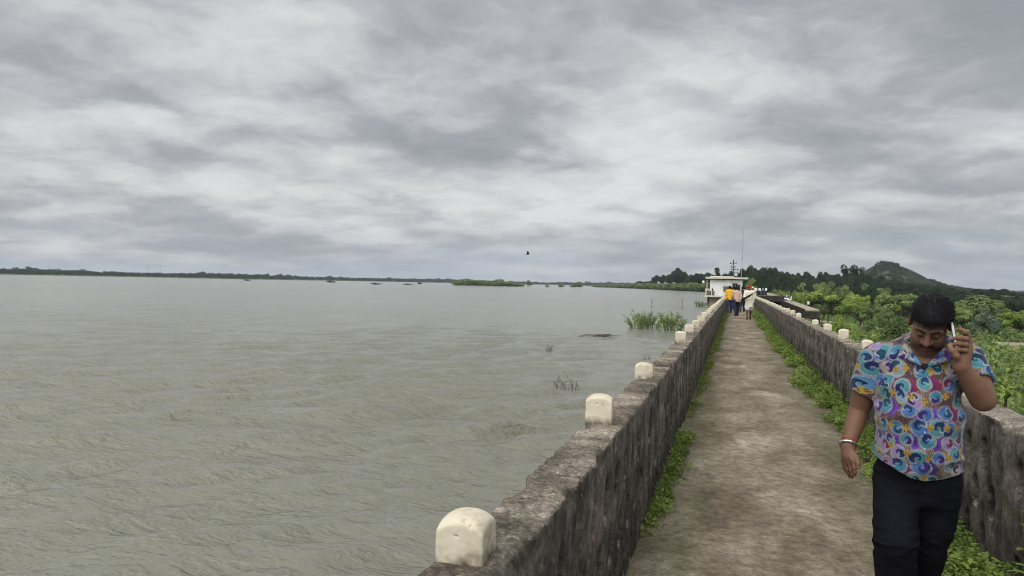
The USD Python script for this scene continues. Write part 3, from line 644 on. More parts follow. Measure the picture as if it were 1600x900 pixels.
# scooters parked on the ramp
def scooter(label, f, col, rz):
    P = A0 + (B0 - A0) * f + ramp_in * 1.3
    t = thing('scooter', label, 'scooter', P + [0, 0, .02], rz)
    for x_ in (-.62, .62):
        m = trimesh.creation.torus(.20, .055, major_sections=16, minor_sections=8); m.apply_transform(trimesh.transformations.rotation_matrix(math.pi / 2, (1, 0, 0))); m.apply_translation((x_, 0, .25))
        w_ = put(t, 'wheel', m, L('rubber'), True); put(w_, 'hub', trimesh.creation.cylinder(.10, .10, sections=12).apply_transform(trimesh.transformations.rotation_matrix(math.pi / 2, (1, 0, 0))).apply_translation((x_, 0, .25)), L('grey_metal'), 40)
    put(t, 'body', nets(lambda p: smin(smin(s_cone(p, (-.70, 0, .52), (-.15, 0, .50), .15, .17), s_cone(p, (-.2, 0, .30), (.40, 0, .28), .10, .09), .08), s_cone(p, (.42, 0, .28), (.50, 0, .80), .10, .13), .08), (-1, -.3, .05), (.8, .3, 1.05), .04), L(col), True)
    put(t, 'seat', tube([(-.72, 0, .70), (-.4, 0, .72), (-.08, 0, .68)], [.08, .12, .08], 8), L('rubber'), True)
    put(t, 'handlebar', rod((.46, -.34, .98), (.46, .34, .98), .03), L('dark_metal'), True); put(t, 'steering_column', rod((.62, 0, .25), (.45, 0, .98), .035), L('dark_metal'), True)
    put(t, 'headlight', trimesh.creation.icosphere(2, .09).apply_translation((.54, 0, .90)), L('silver_car'), True)
rzr = math.atan2(dirv[1], dirv[0])
scooter('pale silver blue scooter on the ramp, the one nearer the gate house', .50, 'silver_car', rzr + 1.2)
scooter('blue scooter on the ramp, the one farther down', .545, 'blue_car', rzr + 1.35)
scooter('white scooter on the ramp between the blue one and the people', .60, 'white_paint', rzr + 1.1)
tag(put(None, 'ramp_berm', prism(A0 + ramp_in * 2.25 + [0, 0, -.75], B0 + ramp_in * 2.25 + [0, 0, -.75], 2.2, 8.0), L('meadow')), 'grassy berm below the outer edge of the ramp', 'berm', None, 'structure')

# water gauges, bird, far masts
for px, pt, pbm, lab in ((1018, 468, 480.5, 'thin banded gauge stake in the water, the left one of two'), (1065.5, 468, 482, 'thin banded gauge stake in the water, the one nearer the dam')):
    G = ground_at(px, pbm, WATER); d_ = float((G - EYE) @ fwd); h_ = (pbm - pt) * d_ / FPX
    t = thing('gauge_stake', lab, 'stake', G, 0)
    put(t, 'stake', rod((0, 0, -1.5), (0.06, 0, h_), .03, .02), L('grey_metal'))
    for k in range(3): put(t, 'band', trimesh.creation.cylinder(.08, .24, sections=8).apply_translation((0.03, 0, h_ * (.03 + .42 * k) + .1)), L('dark_metal'))
G = at(824.5, 397, 60)
t = thing('bird', 'dark bird in flight with raised wings low in the cloudy sky', 'bird', G, 0.4)
put(t, 'body', cat_mesh([tube([(-.16, 0, -.03), (-.08, 0, -.01), (.05, 0, 0), (.13, 0, .02), (.17, 0, .03), (.21, 0, .02)], [.012, .04, .055, .03, .032, .006], 8)]), L('bird_black'), True)
for sgn, tipz, span in ((1, .26, .30), (-1, .16, .36)):
    w = np.array([(.06, 0, .02), (-.07, 0, .01), (.09, sgn * span * .5, tipz * .75), (-.05, sgn * span * .5, tipz * .7), (.03, sgn * span, tipz), (-.03, sgn * span, tipz * .97)])
    f_ = [[0, 1, 3], [0, 3, 2], [2, 3, 5], [2, 5, 4]]
    m = trimesh.Trimesh(np.vstack([w, w - [0, 0, .012]]), f_ + [[a + 6, c + 6, b + 6] for a, b, c in f_], process=False)
    put(t, 'wing', m, L('bird_black'))
put(t, 'tail', bx(-.2, 0, -.03, .10, .07, .01), L('bird_black'))
for px, h_ in ((250, 8.5), (230, 6), (76, 5)):
    G = at(px, hz(px) + 1.2, 1900); G[2] = 1
    tag(put(None, 'radio_mast', rod(G, G + [0, 0, 14 + h_ * 1.9], .5, .25, 5), L('grey_metal')), {250: 'thin far mast on the left shore, the taller of the close pair', 230: 'thin far mast on the left shore, the shorter of the close pair', 76: 'lone thin far mast near the left end of the far shore'}[px], 'mast')
# ------------------------------------------------------------------ trees, shrubs, reeds, grass
def leafcloud(P, N, size, rs, aspect=1.5):
    "one small bent leaf (two triangles) at each point P, facing N"
    n = len(P)
    N = N / (np.linalg.norm(N, axis=1, keepdims=True) + 1e-9)
    t = rs.normal(size=(n, 3)); t -= (t * N).sum(1, keepdims=True) * N; t /= np.linalg.norm(t, axis=1, keepdims=True) + 1e-9
    b = np.cross(N, t)
    s = size * (0.6 + 0.8 * rs.random((n, 1)))
    v = np.stack([P - t * s * aspect / 2, P + b * s * .42 - N * s * .12, P + t * s * aspect / 2, P - b * s * .42 - N * s * .12], 1).reshape(-1, 3)
    i = np.arange(n)[:, None] * 4
    f = np.concatenate([i + [0, 1, 2], i + [0, 2, 3]])
    return v, f
def crown(lobes, n, size, rs, flat=1.0, up=0.35, fill=0.25):
    "foliage over a set of clumps (centre, radius)"
    w = np.array([l[1] ** 2 for l in lobes]); cnt = np.maximum((n * w / w.sum()).astype(int), 8)
    Ps, Ns = [], []
    for (c, r), k in zip(lobes, cnt):
        d = rs.normal(size=(k, 3)); d[:, 2] += up; d /= np.linalg.norm(d, axis=1, keepdims=True)
        rad = r * (1 - fill * rs.random((k, 1)) ** 2) * (0.80 + 0.42 * noise(d * 2.3 + np.array(c) * 3.1, 3)[:, None])
        Ps.append(np.array(c) + d * rad * [1, 1, flat]); Ns.append(d * .8 + 0.5 * rs.normal(size=(k, 3)) + [0, 0, .75])
    return leafcloud(np.vstack(Ps), np.vstack(Ns), size, rs)
def trunk_mesh(lobes, h0, r0, rs, bend=0.3):
    top = np.mean([l[0] for l in lobes], 0)
    mid = np.array([rs.normal(0, bend * .3), rs.normal(0, bend * .3), h0])
    ms = [tube([(0, 0, -.6), (mid[0] * .3, mid[1] * .3, h0 * .5), mid, mid * [.5, .5, 0] + top * [.5, .5, 1]], [r0 * 1.25, r0 * .9, r0 * .7, r0 * .3], 7)]
    for c, r in lobes[:9]:
        c = np.array(c); ms.append(tube([mid * .95, (mid + c) / 2 + [0, 0, -.08 * abs(c[2] - h0)], c], [r0 * .45, r0 * .28, r0 * .08], 5))
    return cat_mesh(ms)
def tree_source(name, kind, seed, mat, bark='bark'):
    rs = np.random.default_rng(seed)
    lobes = []
    if kind == 'round':          # unit tree: height about 1, crown about 1 wide
        for k in range(15):
            a = rs.random() * 6.28; q = math.sqrt(rs.random()) * .34; z = .42 + .42 * rs.random() * (1 - q)
            lobes.append(((q * math.cos(a), q * math.sin(a), z), .10 + .09 * rs.random()))
        lobes.append(((0, 0, .78), .17)); n, size, flat = 3600, .040, .85; tr = trunk_mesh(lobes, .32, .028, rs)
    elif kind == 'umbrella':     # layered, flat topped
        for k in range(20):
            a = rs.random() * 6.28; q = math.sqrt(rs.random()) * .44; z = .86 - .75 * q * q * (1 + rs.random()) - .16 * rs.random()
            lobes.append(((q * math.cos(a), q * math.sin(a), z), .08 + .07 * rs.random()))
        n, size, flat = 4200, .034, .55; tr = trunk_mesh(lobes, .34, .03, rs)
    elif kind == 'tall':         # thin trunk, separate tufts
        for k in range(9):
            a = rs.random() * 6.28; q = rs.random() * .17; z = .58 + .36 * rs.random()
            lobes.append(((q * math.cos(a), q * math.sin(a), z), .055 + .055 * rs.random()))
        n, size, flat = 1500, .028, .9; tr = trunk_mesh(lobes, .5, .016, rs, .1)
    elif kind == 'shrub':
        for k in range(12):
            a = rs.random() * 6.28; q = math.sqrt(rs.random()) * .42; z = .18 + .5 * rs.random() * (1 - q)
            lobes.append(((q * math.cos(a), q * math.sin(a), z), .13 + .10 * rs.random()))
        lobes.append(((0.05, 0, .72), .17)); n, size, flat = 3800, .030, .9; tr = trunk_mesh(lobes, .12, .018, rs)
    s = source(name)
    put(s, 'trunk', tr, L(bark), True)
    put(s, 'crown', crown(lobes, n, size, rs, flat), L(mat))
    if kind in ('round', 'umbrella', 'shrub'):          # twigs and inner shade leaves: the crown is not hollow
        lo = [(tuple(np.array(c) * [.8, .8, .96]), r * .72) for c, r in lobes]
        put(s, 'inner_leaves', crown(lo, n // 5, size * 1.7, rs, flat, 0), L(mat))
    return s
src = {}
for k in range(3): src[f'forest{k}'] = tree_source(f'forest_tree_kind_{k}', 'round', 20 + k, 'leaf_dark')
for k in range(2): src[f'forestm{k}'] = tree_source(f'green_forest_tree_kind_{k}', 'round', 30 + k, 'leaf_mid')
for k in range(2): src[f'bright{k}'] = tree_source(f'spreading_tree_{k}', 'umbrella', 40 + k, 'leaf_bright')
for k in range(2): src[f'mid{k}'] = tree_source(f'leafy_tree_{k}', 'umbrella', 50 + k, 'leaf_mid')
for k in range(2): src[f'tall{k}'] = tree_source(f'slender_tree_{k}', 'tall', 60 + k, 'leaf_dark')
src['blue'] = tree_source('silvery_tree', 'round', 71, 'leaf_blue')
for k in range(2): src[f'shrub{k}'] = tree_source(f'bright_shrub_{k}', 'shrub', 80 + k, 'leaf_bright')
for k in range(2): src[f'mshrub{k}'] = tree_source(f'green_shrub_{k}', 'shrub', 84 + k, 'leaf_mid')
src['olive'] = tree_source('olive_shrub', 'shrub', 90, 'leaf_olive')
src['dshrub'] = tree_source('dark_shrub', 'shrub', 92, 'leaf_dark')

rp = np.random.default_rng(77)
def plant(kind, name, label, cat, px, ytop, wpx, d, group=None, base=None, hmul=1.0):
    "a tree whose top shows at (px, ytop) and whose crown is wpx wide there, d metres away"
    P = at(px, ytop, d); z0 = float(land_z(P[0], P[1])) if base is None else base
    h = max(P[2] - z0, .4) / .96 * hmul; w = wpx * d / FPX
    return copy(src[kind], name, label, cat, (P[0], P[1], z0 - .1), rp.random() * 6.28, (w, w, h), group)

# the forest beyond the dam: a skyline read off the photograph, rows in depth
sky_px = [930, 965, 1000, 1030, 1045, 1060, 1080, 1100, 1130, 1160, 1180, 1200, 1220, 1250, 1280, 1310, 1335, 1360, 1400, 1440, 1480, 1510, 1545, 1575, 1600, 1660]
sky_y = [442, 440, 440, 437, 428, 424, 429, 426, 430, 424, 419, 422, 424, 428, 429, 429, 428, 432, 440, 444, 449, 455, 455, 457, 459, 461]
for row, (d, drop, step) in enumerate(((560, 0, 9.5), (430, 5, 11), (335, 12, 12.5), (262, 20, 14))):
    px = 1000 if row == 0 else (1062 if row == 1 else 1175)
    while px < 1625:
        y = np.interp(px, sky_px, sky_y) + drop + rp.normal(0, 2.6) - (2.5 if row == 0 else 0)
        if row == 3 and px > 1480: y += 4
        k = int(rp.integers(3)); kind = f'forest{k}' if (row < 2 or rp.random() < .55 - .2 * (row == 3)) else f'forestm{k % 2}'
        if row == 3 and not kind.startswith('forest0'): kind = ('mid0', 'forestm0', 'bright1')[k]
        dd = d * (1 + rp.normal(0, .05))
        if row < 2 and px < 1075: dd = d * (1.9 - .8 * (px - 1000) / 75)
        az_ = math.degrees(math.atan((px - 800) / FPX)) - 17.1
        if az_ < -.4: dd = max(dd, float(shore_r(az_)) + 35 + 50 * rp.random())
        dark = kind.startswith('forest') and not kind.startswith('forestm')
        where = 'left of the gate house' if px < 1100 else 'behind the gate house' if px < 1180 else 'behind the ramp' if px < 1262 else 'left of the hill' if px < 1345 else 'below the hill' if px < 1480 else "right of the man's head"
        rank = ['on the skyline', 'just below the skyline', 'in the middle of the belt', 'on the near edge of the belt'][row]
        plant(kind, 'forest_tree', f"{'dark' if dark else 'mid'} green forest tree {rank}, {where}", 'tree', px, y, step * (2.0 + .7 * rp.random()), dd, f"{'dark' if dark else 'green'} forest trees {rank} {where}")
        px += step * (.7 + .6 * rp.random())
for px, yt, w_, d, lab in ((1325, 417, 26, 470, 'slender tree rising over the forest left of the hill, the left one of the pair'), (1341, 417.5, 28, 470, 'slender tree rising over the forest left of the hill, the right one of the pair'),
                      (1173, 417.5, 22, 480, 'slender tree rising over the forest just right of the mast'), (1203, 421, 18, 480, 'slender tree over the forest behind the head of the ramp'),
                      (1363, 447, 16, 200, 'slender dark tree with a bare trunk standing before the forest'), (1122, 421, 18, 500, 'slender tree over the gate house roof')):
    plant('tall' + str(int(px) % 2), 'slender_tree', lab, 'tree', px, yt, w_ * 1.7, d)
plant('forest1', 'shore_tree', 'big dark round tree at the water end of the forest', 'tree', 1062, 422, 36, 775, None, -2)

for kind, name, lab, px, yt, w_, d in (
    ('bright0', 'spreading_tree', 'broad bright green flat topped tree below the ramp', 1284, 444.5, 74, 275),
    ('bright1', 'spreading_tree', 'bright green tree between the flat topped tree and the bare trunk', 1338, 461, 60, 235),
    ('mid1', 'spreading_tree', 'wide pale green tree just left of the man on the phone', 1405, 451, 86, 240),
    ('mid0', 'leafy_tree', 'green tree hidden mostly by the head of the man on the phone', 1455, 470, 60, 140),
    ('forestm0', 'leafy_tree', 'dark rounded tree at the foot of the ramp', 1228, 452, 44, 310),
    ('mid0', 'leafy_tree', 'mid green tree behind the bare trunk', 1370, 470, 46, 170),
    ('shrub0', 'bright_shrub', 'bright shrub right behind the parapet below the flat topped tree', 1313, 480, 62, 78),
    ('mshrub0', 'bright_shrub', 'low green shrub left of the weir wall', 1352, 524, 66, 52),
    ('shrub1', 'bright_shrub', 'bright shrub behind the parapet near the ramp people', 1262, 489, 60, 84),
    ('shrub0', 'bright_shrub', 'yellowish shrub behind the second visible cream block on the right', 1302, 502, 66, 58),
    ('shrub1', 'bright_shrub', 'bright shrub behind the nearest cream block on the right', 1352, 533, 70, 36),
    ('olive', 'olive_shrub', 'olive grey shrub left of the shoulder of the man on the phone', 1410, 484, 76, 92),
    ('olive', 'olive_shrub', 'low olive shrub in front of the weir wall end', 1388, 518, 50, 66),
    ('mshrub1', 'green_shrub', 'green shrub beneath the pale green tree', 1385, 478, 60, 140),
    ('mid1', 'leafy_tree', 'yellow green tree just right of the phone', 1505, 472, 66, 150),
    ('blue', 'silvery_tree', 'silvery green tree with pale leaf tips right of the phone', 1541, 476, 44, 112),
    ('bright1', 'leafy_tree', 'bright round tree at the right edge of the photograph', 1585, 478, 58, 125),
    ('mshrub0', 'green_shrub', 'dark green shrub below the bright round tree at the right edge', 1580, 505, 60, 110),
    ('forestm1', 'leafy_tree', 'broad green tree in the middle distance above the silvery tree', 1525, 458, 80, 250),
    ('forest2', 'leafy_tree', 'dark tree at the right edge under the far mountains', 1592, 457, 44, 270),
    ('mshrub1', 'green_shrub', 'green shrub under the silvery tree', 1535, 512, 66, 95),
    ('mshrub0', 'green_shrub', 'green shrub right beside the raised forearm', 1525, 535, 70, 70),
    ('shrub0', 'green_shrub', 'bright shrub under the sandy track', 1590, 552, 80, 62),
    ('mshrub1', 'green_shrub', 'low shrub behind the elbow of the raised arm', 1572, 575, 90, 42),
    ('olive', 'green_shrub', 'rough olive shrub just over the parapet at the right edge', 1585, 622, 120, 22)):
    plant(kind, name, lab, 'tree' if 'tree' in name else 'shrub', px, yt, w_, d)

# shrubs in the water
for kind, px, yt, yb, w_, lab in (('dshrub', 385, 436, 438.8, 12, 'small dark islet bush far out, leftmost of the islets'), ('dshrub', 516, 438, 441.5, 14, 'small dark islet bush left of the middle of the lake'),
        ('dshrub', 586, 441.5, 444.5, 20, 'flat dark islet bush in the middle of the lake'), ('dshrub', 637, 443, 445, 20, 'long flat islet bush right of the middle of the lake'), ('dshrub', 656, 440.8, 444, 9, 'tiny islet bush at the right end of the flat islets'),
        ('mshrub0', 826, 437, 447, 14, 'rounded bush in the water at the end of the wooded strip'), ('mshrub1', 854, 444.5, 448.5, 9, 'small bush alone in the water right of the wooded strip'),
        ('mshrub0', 876, 443, 449, 11, 'rounded bush in the water, middle one of the row'), ('mshrub1', 900, 441.5, 449.4, 22, 'widest bush in the water, right of the wooded strip')):
    G = ground_at(px, yb, WATER); d = float((G - EYE) @ fwd)
    copy(src[kind], 'water_bush', lab, 'bush', (G[0], G[1], WATER - .1), px, (w_ * d / FPX, w_ * d / FPX, (yb - yt) * d / FPX * 1.15))

def instancer(name, protos, pos, rot, scl, idx, label, cat, parent='/World'):
    pi = UsdGeom.PointInstancer.Define(stage, numbered(parent, name))
    rel = []
    for k, (m, mat, sm) in enumerate(protos):
        p = f'{pi.GetPath()}/leaf_kind_{k}'
        usdkit.mesh(stage, p, m, mat, sm); rel.append(p)
    pi.CreatePrototypesRel().SetTargets([Sdf.Path(p) for p in rel])
    pi.CreatePositionsAttr(Vt.Vec3fArray.FromNumpy(np.asarray(pos, np.float32)))
    h = np.asarray(rot, float) / 2
    pi.CreateOrientationsAttr(Vt.QuathArray([Gf.Quath(float(math.cos(a)), 0, 0, float(math.sin(a))) for a in h]))
    s = np.asarray(scl, np.float32); s = s if s.ndim == 2 else np.repeat(s[:, None], 3, 1)
    pi.CreateScalesAttr(Vt.Vec3fArray.FromNumpy(s))
    pi.CreateProtoIndicesAttr(Vt.IntArray.FromNumpy(np.asarray(idx, np.int32)))
    return tag(pi.GetPrim(), label, cat, None, 'stuff')

# far wooded shore and the wooded strip
def far_crown(seed):
    rs = np.random.default_rng(seed)
    lobes = [((rs.normal(0, .22), rs.normal(0, .22), .25 + .45 * rs.random()), .16 + .12 * rs.random()) for _ in range(8)]
    return crown(lobes, 260, .13, rs)
fc = [(far_crown(5 + k), L('leaf_dark'), False) for k in range(3)]
pos, scl = [], []
for row in range(2):
    px = -60.0
    while px < 1000:
        azd = math.degrees(math.atan((px - 800) / FPX)) - 17.1
        R = (float(shore_r(azd)) if px < 885 else 3000.0) + 25 + 60 * row + rp.random() * 40
        a = math.radians(azd); P = np.array([R * math.sin(a), R * math.cos(a)])
        h_ = (11.5 + 1.5 * math.sin(px * .021) + rp.normal(0, 1.5)) * (.75 if row == 0 else 1.0) * np.interp(R, [1700, 3300], [.9, 1.15])
        if rp.random() < .03: h_ *= 1.35
        pos.append((P[0], P[1], -.5)); w_ = h_ * (.9 + .5 * rp.random()); scl.append((w_, w_, h_))
        px += 2.3 if R < 2300 else 1.7
instancer('far_wood', fc, pos, rp.random(len(pos)) * 6.28, scl, rp.integers(0, 3, len(pos)), 'dark line of woods along the far shore of the lake', 'woods')
pos, scl = [], []
for k in range(90):
    px = 711 + 105 * k / 89 + rp.normal(0, 1.5); d = 820 + 40 * rp.random()
    P = at(px, 446, d); h_ = (4.5 + 2.2 * rp.random()) * (.55 + .45 * min(1, (816 - px) / 30)) * (1 if rp.random() < .9 else 1.4)
    pos.append((P[0], P[1], WATER - .1)); scl.append((h_ * 1.5, h_ * 1.5, h_))
fm = [(far_crown(15 + k), L('leaf_mid'), False) for k in range(2)]
instancer('wooded_strip', fm, pos, rp.random(90) * 6.28, scl, rp.integers(0, 2, 90), 'low green wooded strip standing in the lake', 'woods')
pos, scl = [], []
for k in range(300):
    px = 928 + 190 * k / 299 + rp.normal(0, 2); azd = math.degrees(math.atan((px - 800) / FPX)) - 17.1
    R = float(shore_r(min(azd, -.45))) * (1 + .02 * rp.random()) + 8; a = math.radians(azd)
    h_ = (4.6 + 3.8 * rp.random()) * np.interp(px, [928, 1000], [.5, 1.0])
    pos.append((R * math.sin(a), R * math.cos(a), WATER)); scl.append((h_ * 1.6, h_ * 1.6, h_ * 1.1))
instancer('shore_scrub', fm, pos, rp.random(300) * 6.28, scl, rp.integers(0, 2, 300), 'dark scrub along the near shore beside the forest', 'scrub')

# hill and far mountains
t_ = np.linspace(0, 1, 90); H0 = at(1391, 455, 1150)
lx, ly = np.meshgrid(np.linspace(-260, 260, 150), np.linspace(-160, 160, 100), indexing='ij')
e2 = (H0 - EYE) * [1, 1, 0]; e2 /= np.linalg.norm(e2); e1 = np.array([e2[1], -e2[0], 0])
prof = np.interp(lx * 1.11, [-260, -150, -85, -62, -46, -29, -16, 4, 19, 39, 59, 79, 110, 180, 260], [2, 6, 14, 22, 31, 41, 48, 47, 41, 31.5, 21, 13, 7, 3, 0])
hh = prof * np.clip(1 - (ly / 150) ** 2, 0, 1) ** 1.2
wp = np.stack([lx * .02, ly * .02, 0 * lx], -1)
hh = hh * (.93 + .18 * fbm(wp, 5, 8)) + 2.0 * (fbm(wp * 4, 3, 4) - .5)
v, q = grid_mesh(H0[0] + lx * e1[0] + ly * e2[0], H0[1] + lx * e1[1] + ly * e2[1], hh - 1.0)
tag(put(None, 'hill', (v, q), L('hillside'), True), 'rocky scrub covered conical hill above the forest', 'hill', None, 'structure')
nh = 2600
u1, u2 = rp.uniform(-230, 230, nh), rp.uniform(-130, 20, nh)
from scipy.interpolate import RegularGridInterpolator
hz_i = RegularGridInterpolator((lx[:, 0], ly[0]), hh - 1.0)
pz = hz_i(np.stack([u1, u2], 1)); keep = (fbm(np.stack([u1 * .03, u2 * .03, 0 * u1], -1), 3, 21) < .54) | (pz < 12)
P = np.stack([H0[0] + u1 * e1[0] + u2 * e2[0], H0[1] + u1 * e1[1] + u2 * e2[1], pz - .5], 1)[keep]
sc_ = 2.0 + 3.0 * rp.random(len(P)); instancer('hill_scrub', fc, P, rp.random(len(P)) * 6.28, sc_, rp.integers(0, 3, len(P)), 'dark scrub trees scattered over the hill', 'scrub')
for (pa_, pb_, d, top, seed) in ((1500, 1760, 7000, 7.5, 3), (1250, 1560, 9000, 5.0, 6)):
    n = 120; px = np.linspace(pa_, pb_, n); s_ = np.linspace(0, 1, n)
    ht = (top * np.sin(np.pi * s_) ** .6 * (.55 + .75 * fbm(np.stack([s_ * 7, 0 * s_, 0 * s_], -1), 4, seed))) * d / FPX
    base = np.array([at(x, hz(x), d) for x in px]); back = base + fwd * d * .12
    V = np.vstack([np.c_[base[:, :2] - fwd[:2] * d * .05, np.full(n, -5.0)], np.c_[base[:, :2], ht + 1], np.c_[back[:, :2], np.full(n, -5.0)]])
    i = np.arange(n - 1); Fq = np.vstack([np.stack([i, i + 1, i + 1 + n, i + n], 1), np.stack([i + n, i + 1 + n, i + 1 + 2 * n, i + 2 * n], 1)])
    tag(put(None, 'mountain', (V, Fq), L('mountain'), True), 'faint blue mountains on the far right horizon', 'mountain', None, 'structure')

# ground cover below the dam
def cover(seed, n, spread, hgt, size):
    rs = np.random.default_rng(seed); a = rs.random(n) * 6.28; q = np.sqrt(rs.random(n)) * spread
    P = np.stack([q * np.cos(a), q * np.sin(a), hgt * rs.random(n) ** .7 * (1 - .5 * (q / spread) ** 2)], 1)
    return leafcloud(P, rs.normal(size=(n, 3)) * .6 + [0, 0, 1], size, rs)
pr = [(cover(1, 330, .9, .8, .15), L('leaf_bright'), False), (cover(2, 330, .9, 1.0, .13), L('leaf_mid'), False), (cover(3, 260, .8, .6, .12), L('leaf_olive'), False)]
N_ = 5200
r2 = np.exp(rp.uniform(math.log(3.5), math.log(210), N_)); a2 = np.radians(rp.uniform(2, 36, N_))
P = np.stack([r2 * np.sin(a2), r2 * np.cos(a2)], 1); P = P[P[:, 0] > 2.6]; 
zc_ = land_z(P[:, 0], P[:, 1]); s2 = (.75 + .7 * rp.random(len(P))) * np.interp(np.hypot(P[:, 0], P[:, 1]), [4, 40, 210], [.9, 1.6, 3.6])
instancer('undergrowth', pr, np.c_[P, zc_ - .1], rp.random(len(P)) * 6.28, s2, rp.choice(3, len(P), p=[.42, .4, .18]), 'lush low green undergrowth below the dam', 'undergrowth')

# big leaved plant over the parapet at the right
def blade(root, az_, length, width, lift, droop, n=7):
    s_ = np.linspace(0, 1, n); out = np.stack([np.cos(az_) * s_ * length * math.cos(lift), np.sin(az_) * s_ * length * math.cos(lift), length * (math.sin(lift) * s_ - droop * s_ ** 2)], 1) + root
    sd = np.array([-math.sin(az_), math.cos(az_), 0]); w_ = width * np.sin(np.pi * np.clip(s_ * .93 + .06, 0, 1)) ** .8
    v = np.vstack([out - sd * w_[:, None] / 2 + [0, 0, .15 * width], out, out + sd * w_[:, None] / 2 + [0, 0, .15 * width]])
    i = np.arange(n - 1); f = np.vstack([np.stack([i, i + 1, i + 1 + n, i + n], 1), np.stack([i + n, i + 1 + n, i + 1 + 2 * n, i + 2 * n], 1)])
    return v, np.vstack([f[:, [0, 1, 2]], f[:, [0, 2, 3]]])
for px, py, d, lab in ((1572, 600, 30, 'plant with long arching leaves right of the raised elbow'),):
    P = at(px, py, d); z0 = float(land_z(P[0], P[1]))
    t = thing('arching_plant', lab, 'plant', (P[0], P[1], z0))
    h_ = P[2] - z0
    put(t, 'stem', rod((0, 0, -.2), (0, 0, h_ - .6), .09, .05), L('bark'))
    for k in range(11):
        put(t, 'leaf', blade((0, 0, h_ - .7), k * 2.4, 1.25 + .3 * rp.random(), .26, .9 + .4 * rp.random(), .75), L('weed'), True)

# reeds and dead twigs standing in the water
def reed_bush(px0, px1, yt, yb, label, mat, n, seed, leafy=True, name='reed_bush', cat='reeds'):
    rs = np.random.default_rng(seed)
    G = ground_at((px0 + px1) / 2, yb, WATER); d = float((G - EYE) @ fwd); W, H = (px1 - px0) * d / FPX, (yb - yt) * d / FPX
    t = thing(name, label, cat, G, math.radians(17.1))
    stems, lv = [], []
    for k in range(n):
        u = rs.normal(0, .26); x0 = np.clip(u, -.45, .45) * W * .8; y0 = rs.normal(0, .12) * W
        h = H * (1.05 - 1.3 * u * u) * (.45 + .65 * rs.random() if leafy else .2 + .9 * rs.random() ** 2); lean = (u * 1.5 + rs.normal(0, .22)) * h * .8 if leafy else rs.normal(0, .45) * h
        pts = np.array([(x0, y0, -.6), (x0 + lean * .2, y0, h * .4), (x0 + lean * .6, y0 + rs.normal(0, .08), h * .75), (x0 + lean, y0 + rs.normal(0, .12), h)])
        stems.append(tube(pts, [.020, .016, .012, .005] if leafy else [.009, .007, .005, .003], 4))
        if leafy:
            m = 40; s_ = .25 + .75 * rs.random(m); P = np.stack([np.interp(s_, [0, .4, .75, 1], pts[:, j]) for j in range(3)], 1) + rs.normal(0, .07, (m, 3))
            lv.append(leafcloud(P, rs.normal(size=(m, 3)) + [0, -.3, .7], 0.065, rs, 3.2))
        elif rs.random() < .7:
            s_ = .5; p = pts[2]; stems.append(tube([p, p + rs.normal(0, .16, 3) * H + [0, 0, .15 * H]], [.007, .003], 4))
    put(t, 'stems', cat_mesh(stems), L('twig') if not leafy else L('reed'), True)
    if leafy:
        V = np.vstack([a for a, b in lv]); F_ = np.vstack([b + 4 * 40 * k for k, (a, b) in enumerate(lv)])
        put(t, 'leaves', (V, F_), L(mat))
reed_bush(980, 1034, 486, 513.5, 'large grey green leafy bush standing in the water', 'reed', 70, 1)
reed_bush(1026, 1070, 491, 517, 'smaller bright leafy bush in the water beside the parapet', 'reed', 44, 2)
reed_bush(1081, 1106, 471, 479, 'low green weed in the water at the foot of the gate house pier', 'leaf_mid', 30, 3)
reed_bush(849, 866, 537, 549, 'small tuft of bare twigs alone in the water', 'reed', 22, 4, False, 'twig_tuft', 'twigs')
reed_bush(857, 912, 580, 609, 'wide patch of bare twigs in the water left of the third block', 'reed', 26, 5, False, 'twig_tuft', 'twigs')
reed_bush(997, 1026, 552, 565, 'faint bare twigs in the water behind the fourth block', 'reed', 18, 6, False, 'twig_tuft', 'twigs')
G = ground_at(935, 527, WATER); t = thing('driftwood', 'flat tangle of drift branches floating left of the bushes', 'driftwood', G, math.radians(17))
rs = np.random.default_rng(4)
for k in range(11):
    a_ = rs.normal(0, .25); x_ = rs.normal(0, .40); put(t, 'branch', tube([(x_ - .7, rs.normal(0, .2), .02), (x_, rs.normal(0, .2), .10 + .12 * rs.random()), (x_ + .7, rs.normal(0, .2) + a_, .04 + .25 * rs.random())], [.018, .024, .008], 5), L('twig'), True)

# grass and weeds along both parapets
def tuft(seed, n, h, w, lean):
    rs = np.random.default_rng(seed); V, F_ = [], []
    for k in range(n):
        a = rs.random() * 6.28; r = rs.random() * .06; v, f = blade((r * math.cos(a), r * math.sin(a), -.01), rs.random() * 6.28, h * (.5 + .7 * rs.random()), w, 1.25 - lean * rs.random(), .25 + .3 * rs.random(), 4)
        F_.append(f + 12 * k); V.append(v)
    return np.vstack(V), np.vstack(F_)
def weed(seed, n, h, size):
    rs = np.random.default_rng(seed); a = rs.random(n) * 6.28; q = np.sqrt(rs.random(n)) * .13
    z = h * rs.random(n) ** .6 * (1 - .45 * q / .13)
    return leafcloud(np.stack([q * np.cos(a), q * np.sin(a), z], 1), rs.normal(size=(n, 3)) * .45 + [0, 0, 1], size, rs, 1.35)
gp = [(tuft(1, 16, .11, .006, .7), L('grass'), False), (tuft(2, 18, .15, .007, .8), L('grass'), False), (weed(3, 70, .16, .026), L('weed'), False), (weed(4, 66, .22, .030), L('weed'), False), (weed(5, 50, .10, .020), L('weed'), False), (tuft(6, 10, .18, .006, .9), L('dry_grass'), False)]
